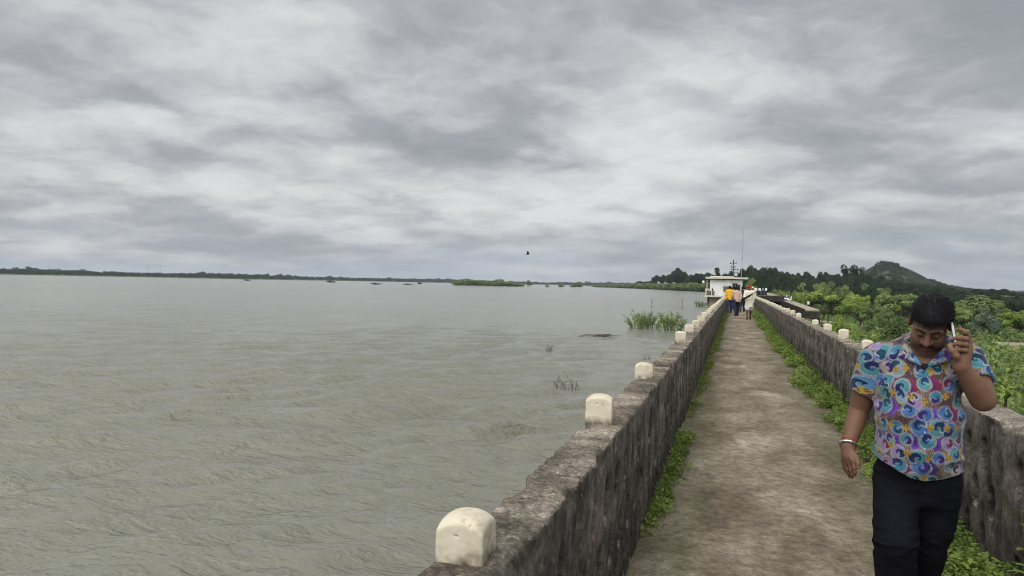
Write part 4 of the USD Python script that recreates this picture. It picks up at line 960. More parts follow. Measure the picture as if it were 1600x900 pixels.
def verge(name, xa_fn, count, ya, yb, probs, label, seed):
    rs = np.random.default_rng(seed)
    y = ya + (yb - ya) * rs.random(count) ** 1.75; x, ok = xa_fn(y, rs); y, x = y[ok], x[ok]
    s_ = (.6 + .8 * rs.random(len(x))) * np.interp(y, [3, 20, 60, 150], [.72, .95, 1.5, 2.2])
    instancer(name, gp, np.stack([x, y, np.full(len(x), -.012)], 1), rs.random(len(x)) * 6.28, s_, rs.choice(6, len(x), p=probs), label, 'grass')
def right_side(y, rs):
    edge = 1.50 - .40 * (.40 + 1.0 * fbm(np.stack([y * .45, 0 * y, 0 * y], -1), 3, 2)) * np.interp(y, [2, 4.5, 9], [.75, .8, 1.0])
    x = edge + (1.48 - edge) * rs.random(len(y)) ** 1.15; dens = fbm(np.stack([y * .8, x * 2, 0 * y], -1), 3, 6)
    return x, (dens > .36)
def left_side(y, rs):
    edge = .02 + .15 * fbm(np.stack([y * .6, 0 * y, 0 * y], -1), 3, 12); x = XL + .02 + edge * rs.random(len(y)) ** 1.6; dens = fbm(np.stack([y * .7, 0 * y + 4, 0 * y], -1), 3, 26)
    return x, dens + .25 * rs.random(len(y)) > .58
verge('verge_weeds', right_side, 5200, 2.2, 150, [.16, .12, .28, .18, .22, .04], 'thick green weeds and grass along the right parapet', 3)
verge('verge_grass', left_side, 5200, 0.8, 150, [.58, .24, .02, .0, .12, .04], 'thin green grass along the foot of the left parapet', 4)
# taller leafy weeds by the right parapet
for k, (x, y, h, lab) in enumerate(((1.36, 3.75, .62, 'tall leafy weed beside the dark trousers at the right parapet'), (1.40, 3.35, .50, 'leafy weed at the foot of the right parapet, nearest the camera'), (1.30, 5.4, .42, 'leafy weed beside the bracelet hand at the right parapet'), (1.38, 7.0, .40, 'small leafy weed along the right parapet behind the man'))):
    rs = np.random.default_rng(50 + k); t = thing('leafy_weed', lab, 'weed', (x, y, 0))
    V, F_, st = [], [], []; c = 0
    for s_ in range(9):
        a = rs.random() * 6.28; top = np.array([math.cos(a) * .16 * rs.random() * 1.6, math.sin(a) * .16, h * (.55 + .5 * rs.random())]); b0 = top * [.25, .25, 0]
        st.append(tube([b0 - [0, 0, .02], (b0 + top) / 2 + rs.normal(0, .015, 3), top], [.005, .004, .002], 4))
        for q in range(9):
            f_ = .25 + .75 * q / 8; v, f = blade(b0 + (top - b0) * f_, rs.random() * 6.28, .075 * (1.2 - .5 * f_) * (.8 + .5 * rs.random()), .032, .5, .45, 5); V.append(v); F_.append(f + c); c += 15
    put(t, 'stems', cat_mesh(st), L('weed'), True); put(t, 'leaves', (np.vstack(V), np.vstack(F_)), L('weed'), True)
t = thing('grass_clump', 'long thin grass blades arching at the foot of the right parapet', 'grass', (1.42, 3.05, 0))
put(t, 'blades', tuft(31, 22, .55, .009, .8), L('grass'), True)
t = thing('grass_clump', 'long grass blades at the foot of the left parapet, nearest the camera', 'grass', (XL + .07, 2.38, 0))
put(t, 'blades', tuft(33, 9, .22, .010, 1.1), L('grass'), True)
# stones and leaf litter on the path
rs = np.random.default_rng(8)
for k in range(26):
    y = 2.2 + 12 * rs.random() ** 1.6; x = rs.uniform(-.4, 1.3) if k % 3 else rs.uniform(.95, 1.35)
    m = trimesh.creation.icosphere(1, 1.0); m.vertices *= (.6 + .8 * noise(m.vertices * 1.7 + k, k))[:, None]; m.vertices *= np.array([1, .8, .5]) * (.005 + .008 * rs.random() ** 2)
    m.apply_translation((x, y, .004)); st_ = tag(put(None, 'pebble', m, L('road' if k % 2 else 'soil'), True), 'small loose stone lying on the walkway', 'stone', 'loose stones on the walkway')
# ------------------------------------------------------------------ people on the dam
def limb_chain(p, pts, rad):
    d = None
    for a, b, ra, rb in zip(pts[:-1], pts[1:], rad[:-1], rad[1:]):
        e = s_cone(p, a, b, ra, rb); d = e if d is None else np.minimum(d, e)
    return d
def person(label, loc, rz, top='white_cloth', low='jean_navy', hair='hair_black', h=0.03, height=1.68, stride=0.28, arms=(-.25, .25), bend=(.25, .25), lowkind='trousers', headgear=None, long_top=False, sleeves='long', group=None, hold=None):
    """a standing or walking figure facing -y. stride: how far the feet part, arms: forward swing of each arm, bend: elbow bend"""
    k = height / 1.70
    t = thing('person', label, 'person', loc, rz, group, None, k)
    J = dict(hl=(-.095, 0, .90), hr=(.095, 0, .90))
    kl, kr = (-.10, -stride * .55, .49 + .01), (.10, stride * .30 - .03, .48)
    al, ar = (-.10, -stride * .85 + .02, .08), (.10, stride * .95 + .06, .10)
    sl, sr = np.array((-.185, 0, 1.39)), np.array((.185, 0, 1.39))
    def arm(s, sw, bd, sg):
        e = s + np.array([sg * .06, -.28 * math.sin(sw), -.28 * math.cos(sw)]); w = e + np.array([-sg * .04 * (1 + 2 * bd), -.25 * math.sin(sw + bd), -.25 * math.cos(sw + bd)])
        return e, w, w + (w - e) * .35
    el, wl, gl = arm(sl, arms[0], bend[0], -1); er, wr, gr_ = arm(sr, arms[1], bend[1], 1)
    def skin(p):
        d = s_ell(p, (0, -.005, 1.595), (.074, .094, .108))
        d = smin(d, s_ell(p, (0, -.045, 1.55), (.052, .05, .062)), .03)
        d = smin(d, s_cone(p, (0, -.092, 1.585), (0, -.108, 1.56), .010, .016), .012)
        for sg in (-1, 1):
            d = smin(d, s_ell(p, (sg * .076, .01, 1.585), (.012, .022, .032)), .01)
            d = smax(d, -s_ell(p, (sg * .03, -.10, 1.602), (.016, .012, .009)), .012)
        d = smin(d, s_cone(p, (0, .015, 1.50), (0, .015, 1.38), .052, .055), .03)
        d = smin(d, s_cone(p, (-.13, .0, 1.35), (.13, .0, 1.35), .048, .048), .04)
        d = smin(d, s_cone(p, (0, .0, 1.30), (0, 0, .95), .085, .09), .05)
        for s, e, w, g in ((sl, el, wl, gl), (sr, er, wr, gr_)):
            d = smin(d, limb_chain(p, [s, e, w], [.048, .038, .027]), .03)
            d = smin(d, s_cone(p, w, w + (g - w) * .8, .026, .036), .02)
            ax = (g - w) / np.linalg.norm(g - w); sd = np.cross(ax, [1.0, 0, 0]); sd /= np.linalg.norm(sd)
            for q in range(4):
                b = w + ax * .075 + sd * (q - 1.5) * .02; d = smin(d, s_cone(p, b, b + ax * (.075 - .008 * abs(q - 1.3)) + np.array([0, -.012, 0]), .0105, .008), .008)
            d = smin(d, s_cone(p, w + ax * .03, w + ax * .085 - sd * .045, .013, .009), .01)
        for hp, kn, an in ((J['hl'], kl, al), (J['hr'], kr, ar)):
            d = smin(d, limb_chain(p, [hp, kn, an], [.078, .052, .036]), .03)
            d = smin(d, s_cone(p, np.array(an) + [0, .03, -.045], np.array(an) + [0, -.15, -.055], .036, .028), .02)
        return d
    put(t, 'body', nets(skin, (-.55, -.75, -.03), (.55, .75, 1.75), h), L('skin_far'), True)
    hem = .60 if long_top else .84
    def topf(p):
        z = p[:, 2]; ax = np.interp(z, [.55, .95, 1.15, 1.38], [.235 if long_top else .185, .175, .175, .17]); ay = np.interp(z, [.55, .95, 1.15, 1.38], [.19 if long_top else .14, .135, .13, .11])
        d = (np.sqrt((p[:, 0] / ax) ** 2 + ((p[:, 1]) / ay) ** 2) - 1) * .13
        d = smax(d, z - 1.40, .05)
        d = smin(d, s_cone(p, sl * [.9, 1, 1], sr * [.9, 1, 1], .068, .068), .05)
        d = smin(d, s_cone(p, (0, .018, 1.38), (0, .028, 1.462), .098, .066), .03)
        for s, e, w in ((sl, el, wl), (sr, er, wr)):
            if sleeves == 'long': d = smin(d, limb_chain(p, [s, e, w], [.072, .062, .046]), .03)
            else: d = smin(d, s_cone(p, s, s + (e - s) * .75, .074, .064), .03)
        d = smax(d, hem - z + .02 * np.sin(p[:, 0] * 18), .01)
        return d + .014 * (fbm(p * np.array([9, 9, 5], np.float32), 3, 4) - .5)
    put(t, 'kurta' if long_top else 'shirt', nets(topf, (-.55, -.6, .5), (.55, .6, 1.55), h), L(top), True)
    def lowf(p):
        z = p[:, 2]
        d = s_cone(p, (-.05, 0, .93), (.05, 0, .93), .125, .125)
        if lowkind == 'trousers':
            for hp, kn, an in ((J['hl'], kl, al), (J['hr'], kr, ar)): d = smin(d, limb_chain(p, [hp, kn, an], [.098, .078, .062]), .03)
        else:
            for hp, kn in ((J['hl'], kl), (J['hr'], kr)): d = smin(d, s_cone(p, hp, np.array(kn) + [0, 0, .03], .10, .118), .08)
            d = smax(d, z - hem - .03, .01)
            d = smax(d, .46 + .02 * np.sin(p[:, 0] * 30) - z, .01)
        return d + .012 * (fbm(p * np.array([9, 9, 5], np.float32), 3, 7) - .5)
    put(t, 'trousers' if lowkind == 'trousers' else 'wrap', nets(lowf, (-.4, -.7, .0), (.4, .7, 1.15), h), L(low), True)
    if headgear == 'turban':
        def hg(p):
            d = s_ell(p, (0, .01, 1.665), (.115, .125, .062))
            d = smin(d, s_ell(p, (.03, .01, 1.70), (.075, .09, .045)), .02)
            return d + .010 * np.sin(p[:, 2] * 190 + p[:, 0] * 60) + .012 * (fbm(p * 20, 2, 3) - .5)
        put(t, 'turban', nets(hg, (-.2, -.2, 1.55), (.2, .2, 1.8), min(h, .012)), L('red_cloth'), True)
    else:
        def hr_(p):
            d = s_ell(p, (0, .008, 1.615), (.086, .104, .106)); cut = np.interp(p[:, 1], [-.09, -.04, .03, .09], [1.645, 1.60, 1.53, 1.485]) - p[:, 2]
            return smax(d, cut, .01) + .01 * (fbm(p * 30, 2, 3) - .5)
        put(t, 'cap' if headgear == 'cap' else 'hair', nets(hr_, (-.14, -.16, 1.48), (.14, .16, 1.78), min(h, .016)), L('white_cloth' if headgear == 'cap' else hair), True)
    for an in (al, ar):
        m = nets(lambda p: smin(s_cone(p, np.array(an) + [0, .035, -.05], np.array(an) + [0, -.155, -.058], .042, .036), s_cone(p, an, np.array(an) + [0, 0, -.04], .04, .045), .02), np.array(an) - [.08, .25, .12], np.array(an) + [.08, .12, .08], min(h, .02))
        put(t, 'shoe', m, L('black_cloth'), True)
    return t, dict(gl=gl, gr=gr_, wl=wl, wr=wr, k=k)
def stand(px, py_head, d):      # where someone stands on the walkway whose head top shows at px
    P = at(px, py_head, d); return (P[0], P[1], -.02)
person('person in grey shirt walking away between the yellow and the checked shirts', stand(1146, 449.5, 52), math.pi + .1, 'grey_cloth', 'jean_navy', h=.016, height=1.71, stride=.22)
person('person in pale blue shirt farther along the walkway behind the navy shirt', stand(1163.5, 449, 63), math.pi - .1, 'sky_cloth', 'jean_dark', h=.018, height=1.70, stride=.2)
t, J = person('person in red turban and cream kurta walking towards the camera with an umbrella', stand(1171, 448, 37.5), .12, 'cream_cloth', 'lilac_cloth', h=.011, height=1.74, stride=.22, arms=(.35, -.1), bend=(1.35, .2), lowkind='wrap', headgear='turban', long_top=True)
P0 = t.GetAttribute('xformOp:translate').Get()
# long dark folded umbrella carried in the bent arm
g = np.array(J['gl']) * J['k']
u = thing('umbrella', 'long dark folded umbrella held across the cream kurta', 'umbrella', np.array(P0) + [g[0], g[1] - .05, g[2]], .12)
put(u, 'canopy', tube([(-.34, .03, -.17), (-.20, .01, -.10), (.02, 0, .02), (.22, -.02, .14)], [.022, .045, .055, .025], 10), L('black_cloth'), True)
put(u, 'shaft', rod((.20, -.02, .13), (.38, -.03, .235), .012), L('dark_metal'), True)
put(u, 'tip', rod((-.34, .03, -.17), (-.46, .04, -.235), .010, .006), L('dark_metal'), True)
person('person in checked shirt seen from behind, walking away beside the yellow shirt', stand(1151.5, 450, 41.5), math.pi + .15, 'check_cloth', 'jean_dark', h=.012, height=1.70, stride=.30, arms=(-.2, .25), bend=(.2, .5))
person('person in yellow shirt seen from behind, walking away along the left parapet', stand(1140.5, 448.5, 46), math.pi + .05, 'yellow_cloth', 'jean_navy', h=.012, height=1.74, stride=.26, arms=(.5, -.2), bend=(.7, .2))
person('person in dark navy shirt walking away, behind the checked shirt', stand(1160.5, 449.5, 49), math.pi - .1, 'navy_cloth', 'jean_dark', h=.014, height=1.72, stride=.2)
person('person in dark clothes walking away, in front of the gate house board', stand(1148, 449, 56), math.pi, 'black_cloth', 'jean_navy', h=.016, height=1.70, stride=.2)
person('person in pale pink top and white cap half hidden behind the cream kurta', stand(1176, 448.5, 60), .1, 'pink_cloth', 'jean_dark', h=.016, height=1.72, stride=.2, headgear='cap')
person('person in white shirt facing the camera, half hidden behind the red turban', stand(1167.5, 448.8, 57), .1, 'white_cloth', 'jean_dark', h=.016, height=1.71, stride=.15)
person('person in orange top behind the dark clothed walkers', stand(1144, 449, 66), math.pi, 'orange_cloth', 'jean_dark', h=.018, height=1.66, stride=.15)
far_ = [(1181, 446.5, 150, 'white_cloth', 'person in white standing left in the crowd at the head of the ramp', 'hair_black'), (1187, 447.5, 152, 'white_cloth', 'person in white with dark trousers mid crowd at the head of the ramp', 'hair_black'),
        (1192, 448, 151, 'sky_cloth', 'person in pale blue in the crowd at the head of the ramp', 'hair_black'), (1197, 448, 153, 'white_cloth', 'person in white at the right end of the crowd at the head of the ramp', 'hair_black'), (1184.5, 446.8, 156, 'navy_cloth', 'person in navy behind the crowd at the head of the ramp', 'hair_black')]
put(stage.GetPrimAtPath('/World/retaining_wall'), 'landing', bx(px_x(1190, 153), 155, -.35, 8.0, 10.0, 1.1), L('masonry_dark'))
for px, py, d, c, lab, _ in far_:
    P = at(px, py, d); person(lab, (P[0], P[1], .2), rp.random() * 6, c, 'jean_dark', h=.032, height=1.66 + .08 * rp.random(), stride=.08)
for px, c, lab in ((1103.5, 'white_cloth', 'person in white leaning at the outer corner of the gate house balcony'), (1107, 'pink_cloth', 'person in pink on the gate house balcony behind the dark panel'), (1113.5, 'navy_cloth', 'person in dark top on the gate house balcony beside the wall')):
    person(lab, (px_x(px), YB - 1.5, zfl + .0), rp.random() * 6, c, 'jean_dark', h=.032, height=1.66, stride=.06)
def on_ramp(f, o): return A0 + (B0 - A0) * f + ramp_in * o
for f, o, c, lab in ((.795, 2.9, 'white_cloth', 'person in white shirt on the lower part of the ramp'), (.835, 2.9, 'black_cloth', 'person in black beside the white shirt on the ramp')):
    person(lab, on_ramp(f, o) - np.array([0, 0, .75]), 1.0, c, 'jean_dark', h=.035, height=1.70, stride=.1)
for px, c, lab, o in ((1339.5, 'white_cloth', 'person in white on the weir road, left one of three', 2.0), (1344.5, 'navy_cloth', 'person in dark clothes beside the white one on the weir road', 2.0), (1358, 'black_cloth', 'person in black standing alone on the weir road', 1.5)):
    P = at(px, 512, 250 + o); person(lab, (P[0], P[1], zc), 2.0, c, 'jean_dark', h=.035, height=1.70, stride=.1)
# ------------------------------------------------------------------ the man on the phone, close to the camera
PX0 = 1440.0; DEP = 3.2
TH0 = math.atan((PX0 - 800) / FPX); R0 = DEP / math.cos(TH0)
rayh = np.array([-math.sin(YAW), math.cos(YAW), 0]) * math.cos(TH0) + np.array([math.cos(YAW), math.sin(YAW), 0]) * math.sin(TH0)
BASE = np.array([rayh[0] * R0, rayh[1] * R0, 0.0]); RZ = math.atan2(-rayh[0], rayh[1])
def m(px, py, y=0.0):
    "point of the man's own frame (x to his left, y away from the camera, z up) that shows at px, py"
    th = math.atan((px - 800) / FPX); x = (R0 + y) * math.tan(th - TH0)
    dep = (R0 + y) / math.cos(th - TH0) * math.cos(th)
    return np.array([x, y, 1.6 - (py - hz(px)) * dep / FPX])
man = thing('person', 'man in colourful swirl print shirt and dark trousers walking with a phone at his ear', 'person', BASE, RZ)

# skeleton
SL, EL, WLp = m(1372, 562, .03), m(1347, 640, .07), m(1331, 697, -.02)
SR, ER, WRp = m(1511, 560, .05), m(1540, 624, -.055), m(1505, 573, -.135)
HC = m(1455, 504.5, -.040)                                   # middle of the head
HR = rotm((0, 1, 0), 5) @ rotm((1, 0, 0), 36) @ rotm((0, 0, 1), -3)   # bowed, a little tilted towards the phone
HRf = HR.astype(np.float32)
HS = 0.93
def head_local(p): return ((p - HC.astype(np.float32)) @ HRf) / HS
def H(x, y, z): return HC + HR @ (np.array([x, y, z]) * HS)
def s_head(p):
    q = head_local(p); a = q.copy(); a[:, 0] = np.abs(a[:, 0])
    d = s_ell(q, (0, .015, .045), (.078, .098, .088))
    d = smin(d, s_ell(q, (0, -.030, -.030), (.069, .074, .085)), .03)
    d = smin(d, s_ell(q, (0, -.040, -.088), (.058, .052, .042)), .03)
    d = smin(d, s_ell(a, (.040, -.066, -.042), (.030, .028, .034)), .025)
    d = smin(d, s_cone(a, (.010, -.098, .024), (.052, -.082, .022), .011, .010), .018)
    d = smax(d, -s_ell(a, (.031, -.112, .003), (.020, .020, .0115)), .014)
    d = smin(d, s_ell(a, (.031, -.086, .000), (.0165, .0165, .0135)), .006)
    d = smin(d, s_cone(q, (0, -.098, .010), (0, -.122, -.030), .0095, .0150), .012)
    d = smin(d, s_ell(a, (.0145, -.108, -.035), (.0115, .012, .0095)), .008)
    d = smax(d, -s_ell(a, (.0075, -.113, -.0445), (.0042, .006, .004)), .004)
    d = smin(d, s_cone(a, (0, -.1035, -.0645), (.022, -.094, -.066), .0072, .0045), .006)
    d = smin(d, s_cone(a, (0, -.1015, -.0770), (.019, -.093, -.0755), .0088, .005), .006)
    d = smax(d, -s_cone(a, (0, -.1100, -.0705), (.023, -.1000, -.0705), .0022, .0016), .004)
    d = smin(d, s_ell(q, (0, -.090, -.106), (.024, .018, .019)), .02)
    e = s_ell(a, (.082, .014, -.004), (.0125, .026, .036), rotm((0, 0, 1), 22))
    e = smax(e, -s_ell(a, (.0935, .006, .000), (.009, .013, .021)), .006)
    d = smin(d, e, .010)
    return d * HS
NECK0, NECK1 = H(0, .035, -.075), m(1449, 566, .055)
def finger(p, pts, rad, d, k=.006):
    for a, b, ra, rb in zip(pts[:-1], pts[1:], rad[:-1], rad[1:]): d = smin(d, s_cone(p, a, b, ra, rb), k)
    return d
# hanging right hand, seen at the left: back of the hand to the camera, fingers loosely curled
def hang_hand(p):
    pw = WLp; K = [m(1324.5, 720, -.012), m(1329, 723, -.030), m(1334.5, 723, -.050), m(1339.5, 720, -.066)]
    d = s_cone(p, pw, pw * .4 + (K[1] + K[2]) * .3, .027, .026)
    for k_ in K: d = smin(d, s_cone(p, pw + [0, 0, -.012], k_, .020, .0135), .014)
    F_ = [[m(1325.5, 729.5, -.014), m(1328, 735.5, -.008), m(1330, 739.5, .000)], [m(1331, 734, -.034), m(1333, 741, -.028), m(1334.5, 745.5, -.018)],
          [m(1336.5, 734.5, -.056), m(1338.2, 742, -.051), m(1338.5, 747, -.041)], [m(1341.5, 731.5, -.074), m(1342.6, 738.5, -.072), m(1342, 743.5, -.064)]]
    for kk, tt, r in zip(K, F_, (.0078, .0088, .0090, .0086)):
        d = finger(p, [kk] + tt, [r * 1.35, r * 1.02, r * .95, r * .70], d, .004)
    d = finger(p, [pw + [.016, -.022, -.022], m(1344.5, 716, -.062), m(1347.5, 724.5, -.078), m(1347.5, 732, -.086)], [.0155, .0122, .0104, .0075], d, .008)
    return d
# raised left hand: fingers round the near edge of the phone
PT, PB = m(1488.5, 506, -.075), m(1500.5, 562, -.115)       # phone axis, top and bottom
PAX = (PB - PT) / np.linalg.norm(PB - PT)
def on_phone(f, dx, y): return PT + (PB - PT) * f + np.array([dx, y, 0])
def raised_hand(p):
    w = WRp; pc = m(1508, 548, -.118)
    d = s_cone(p, w, pc, .030, .032)
    d = smin(d, s_cone(p, m(1504, 564, -.13), m(1514, 534, -.110), .024, .019), .02)
    Z = (521.5, 530.0, 539.0, 548.0)
    tipx = (1488.5, 1487.0, 1487.5, 1491.0)
    for i, (zy, tx) in enumerate(zip(Z, tipx)):
        r = (.0096, .0100, .0098, .0088)[i]
        k0 = m(1514 - .6 * i, zy + 5, -.118); k1 = m(1512.5 - .5 * i, zy - .5, -.158); k2 = m(1501 - .4 * i, zy - 2.0, -.170); k3 = m(tx, zy - .5, -.160)
        if i == 0: k1, k2, k3 = m(1510, 519, -.140), m(1502.5, 515, -.140), m(1496.5, 514.5, -.128)
        d = finger(p, [k0, k1, k2, k3], [r * 1.25, r * 1.05, r * .98, r * .74], d, .005)
    d = finger(p, [m(1502, 566, -.145), m(1496.5, 556, -.168), m(1489.5, 548, -.170), m(1484.5, 541, -.158)], [.0165, .0130, .0110, .0080], d, .010)
    return d
# torso profile by height
PZ = np.array([.60, .78, .92, 1.05, 1.17, 1.28, 1.36]); PAXX = np.array([.172, .172, .170, .167, .163, .163, .148]); PAY = np.array([.128, .140, .158, .160, .142, .124, .10]); PYC = np.array([.035, .02, -.005, -.005, .01, .03, .04])
CX = float(m(1438, 640)[0])
def torso(p, off):
    z = p[:, 2]; ax = np.interp(z, PZ, PAXX) + off; ay = np.interp(z, PZ, PAY) + off; yc = np.interp(z, PZ, PYC); cx = CX
    q = np.sqrt(((p[:, 0] - cx) / ax) ** 2 + ((p[:, 1] - yc) / ay) ** 2)
    return (q - 1) * np.minimum(ax, ay)
SLi, SRi = m(1386, 557, .035), m(1500, 558, .035)
def body(p):
    d = s_head(p)
    d = smin(d, s_cone(p, NECK0, NECK1, .062, .070), .03)
    tr = smax(smax(torso(p, -.022), p[:, 2] - 1.33, .05), .80 - p[:, 2], .05)
    d = smin(d, tr, .03)
    d = smin(d, s_cone(p, SLi, SRi, .055, .055), .05)
    d = smin(d, limb_chain(p, [SL, EL * .5 + SL * .5, EL, EL * .55 + WLp * .45, WLp], [.060, .057, .046, .0415, .029]), .03)
    d = smin(d, limb_chain(p, [SR, ER * .5 + SR * .5, ER, ER * .6 + WRp * .4, WRp], [.060, .060, .051, .046, .030]), .03)
    d = smin(d, hang_hand(p), .015); d = smin(d, raised_hand(p), .012)
    for hp, kn, an in LEGS: d = smin(d, limb_chain(p, [hp, kn, an], [.072, .050, .036]), .03)
    return d
LEGS = [(m(1407, 752, .01), m(1409, 842, -.10), m(1411, 972, .03)), (m(1475, 752, .03), m(1462, 850, .08), m(1441, 955, .34))]
bm_ = nets(body, (-.42, -.36, .0), (.50, .52, 1.68), .0036)
V = bm_.vertices; q = head_local(V.astype(np.float32)).astype(float)
skin = np.tile([.150, .080, .050], (len(V), 1)); nz = fbm(V * 30, 3, 2)[:, None]; skin *= .86 + .28 * nz
near = np.linalg.norm(q, axis=1) < .17
def blend(mask, c): 
    global skin
    skin = skin * (1 - mask[:, None]) + np.array(c) * mask[:, None]
sm = lambda x, a, b: np.clip((x - a) / (b - a), 0, 1)
face = near & (q[:, 1] < .06)
blend(face * sm(-q[:, 2], .050, .092) * sm(-q[:, 1], -.05, .0) * .62, (.045, .029, .024))          # shaved beard
blend(face * np.exp(-((np.abs(q[:, 0]) / .026) ** 2 + ((q[:, 2] + .071) / .011) ** 2)) * (q[:, 1] < -.08) * .75, (.16, .062, .052))     # lips
blend(face * np.exp(-(((np.abs(q[:, 0]) - .031) / .020) ** 2 + ((q[:, 2] - .002) / .012) ** 2)) * (q[:, 1] < -.06) * .45, (.095, .052, .036))
tipc = [m(1487, 530, -.162), m(1487.5, 539, -.162), m(1491, 548, -.162), m(1496, 514.5, -.13)]
for c in tipc: blend(np.exp(-(np.linalg.norm(V - c, axis=1) / .0085) ** 2) * .6, (.42, .29, .24))
look('skin', {'a': ('attribute', {'attribute': 'col'}), 'g': ('geometry', {}), 'n': ('noise_texture', {'scale': 170.0, 'detail': 6.0, 'roughness': .7}), 'b': ('bump', {'strength': .45, 'distance': .003}),
    'p': ('principled_bsdf', {'roughness': .56, 'specular_ior_level': .3, 'subsurface_weight': .08, 'subsurface_scale': .006, 'subsurface_radius': (1.0, .35, .2)})},
    [('a.color', 'p.base_color'), ('g.position', 'n.vector'), ('n.fac', 'b.height'), ('b.normal', 'p.normal')])
put(man, 'body', bm_, L('skin'), True, skin)

# hair, brows, moustache, lashes
plain('hair', (.009, .009, .011), .62, .2)
def hair_sdf(p):
    q = head_local(p); ax_ = np.abs(q[:, 0])
    d = s_ell(q, (0, .016, .046), (.0825, .103, .092))
    d = smin(d, s_ell(q, (0, -.012, .070), (.076, .094, .058)), .03)
    lo = np.interp(q[:, 1], [-.10, -.075, -.05, -.02, .03, .09], [.070, .066, .050, .012, -.010, -.055]) + .010 * np.clip(1 - ax_ / .05, 0, 1) * (q[:, 1] < -.05) * -1
    n = fbm(q * np.array([70, 22, 40], np.float32), 3, 5) - .5
    d = d + .007 * n + .006 * (fbm(q * np.float32(18), 2, 8) - .5)
    return smax(d, lo + .012 * n - q[:, 2], .006) * HS
hm = nets(hair_sdf, HC - .17, HC + .17, .0032)
put(man, 'hair', hm, L('hair'), True)
# loose strands over the cap of hair
rs = np.random.default_rng(12); hv = hm.vertices; hn = hm.vertex_normals; ql = head_local(hv.astype(np.float32))
ids = np.where((ql[:, 2] > .055) | ((ql[:, 2] > .02) & (ql[:, 1] > -.03)))[0]; ids = rs.choice(ids, 2200)
comb = (HR @ np.array([.25, -.9, .1])); pts = []
for i in ids:
    l_ = .012 + .016 * rs.random(); dirn = hn[i] * .30 + comb * .8 + rs.normal(0, .14, 3); dirn /= np.linalg.norm(dirn)
    b0 = hv[i] - hn[i] * .002; pts += [b0, b0 + dirn * l_ * .5 + hn[i] * .002, b0 + dirn * l_ - hn[i] * .001]
bc = UsdGeom.BasisCurves.Define(stage, str(man.GetPath()) + '/hair/strands')
bc.CreateTypeAttr('linear'); bc.CreateCurveVertexCountsAttr(Vt.IntArray.FromNumpy(np.full(len(ids), 3, np.int32)))
bc.CreatePointsAttr(Vt.Vec3fArray.FromNumpy(np.array(pts, np.float32))); bc.CreateWidthsAttr(Vt.FloatArray([.0012])); bc.SetWidthsInterpolation('constant')
UsdShade.MaterialBindingAPI.Apply(bc.GetPrim()).Bind(UsdShade.Material.Get(stage, L('hair')))
for sg in (-1, 1):
    put(man, 'eyebrow', tube([H(sg * .011, -.1078, .0225), H(sg * .028, -.1058, .0282), H(sg * .044, -.0952, .0272), H(sg * .057, -.0825, .020)], [.0024, .0034, .0030, .0012], 8), L('hair'), True)
    put(man, 'eyelashes', tube([H(sg * .016, -.1000, -.0035), H(sg * .026, -.1035, -.0060), H(sg * .036, -.1015, -.0058), H(sg * .046, -.092, -.0020)], [.0012, .0022, .0022, .0012], 6), L('hair'), True)
def mous(p):
    q = head_local(p); a = q.copy(); a[:, 0] = np.abs(a[:, 0]) + 0
    d = finger(a, [np.array((0, -.1075, -.0535)), np.array((.016, -.1065, -.0545)), np.array((.030, -.094, -.0645)), np.array((.035, -.087, -.074))], [.0056, .0064, .0050, .0030], np.full(len(p), 1.0, np.float32))
    return (d + .004 * (fbm(q * np.array([160, 60, 60], np.float32), 2, 3) - .5)) * HS
put(man, 'moustache', nets(mous, H(0, -.1, -.06) - .06, H(0, -.1, -.06) + .06, .0020), L('hair'), True)

# shirt
HEMX = [m(p_, 700)[0] for p_ in (1355, 1366, 1400, 1430, 1452, 1480, 1512, 1525)]
HEMZ = [m(p_, y_)[2] for p_, y_ in ((1355, 704), (1366, 706), (1392, 719), (1425, 736), (1452, 742.5), (1485, 743), (1512, 738), (1525, 735))]
SLe = SL + (EL - SL) * .60; SRe = SR + (ER - SR) * .58
COLL, COLR, VB = m(1409, 540, .0), m(1482, 545, .0), m(1447.5, 580, -.1)
def vcut(p):
    "depth inside the open collar: a wedge from the collar points down to its lowest point, front only"
    x, z = p[:, 0], p[:, 2]
    l = (x - VB[0]) * (COLL[2] - VB[2]) - (z - VB[2]) * (COLL[0] - VB[0]); l /= math.hypot(COLL[2] - VB[2], COLL[0] - VB[0])
    r = (x - VB[0]) * (COLR[2] - VB[2]) - (z - VB[2]) * (COLR[0] - VB[0]); r /= math.hypot(COLR[2] - VB[2], COLR[0] - VB[0])
    return np.maximum(np.maximum(-l, r), p[:, 1] - .0)
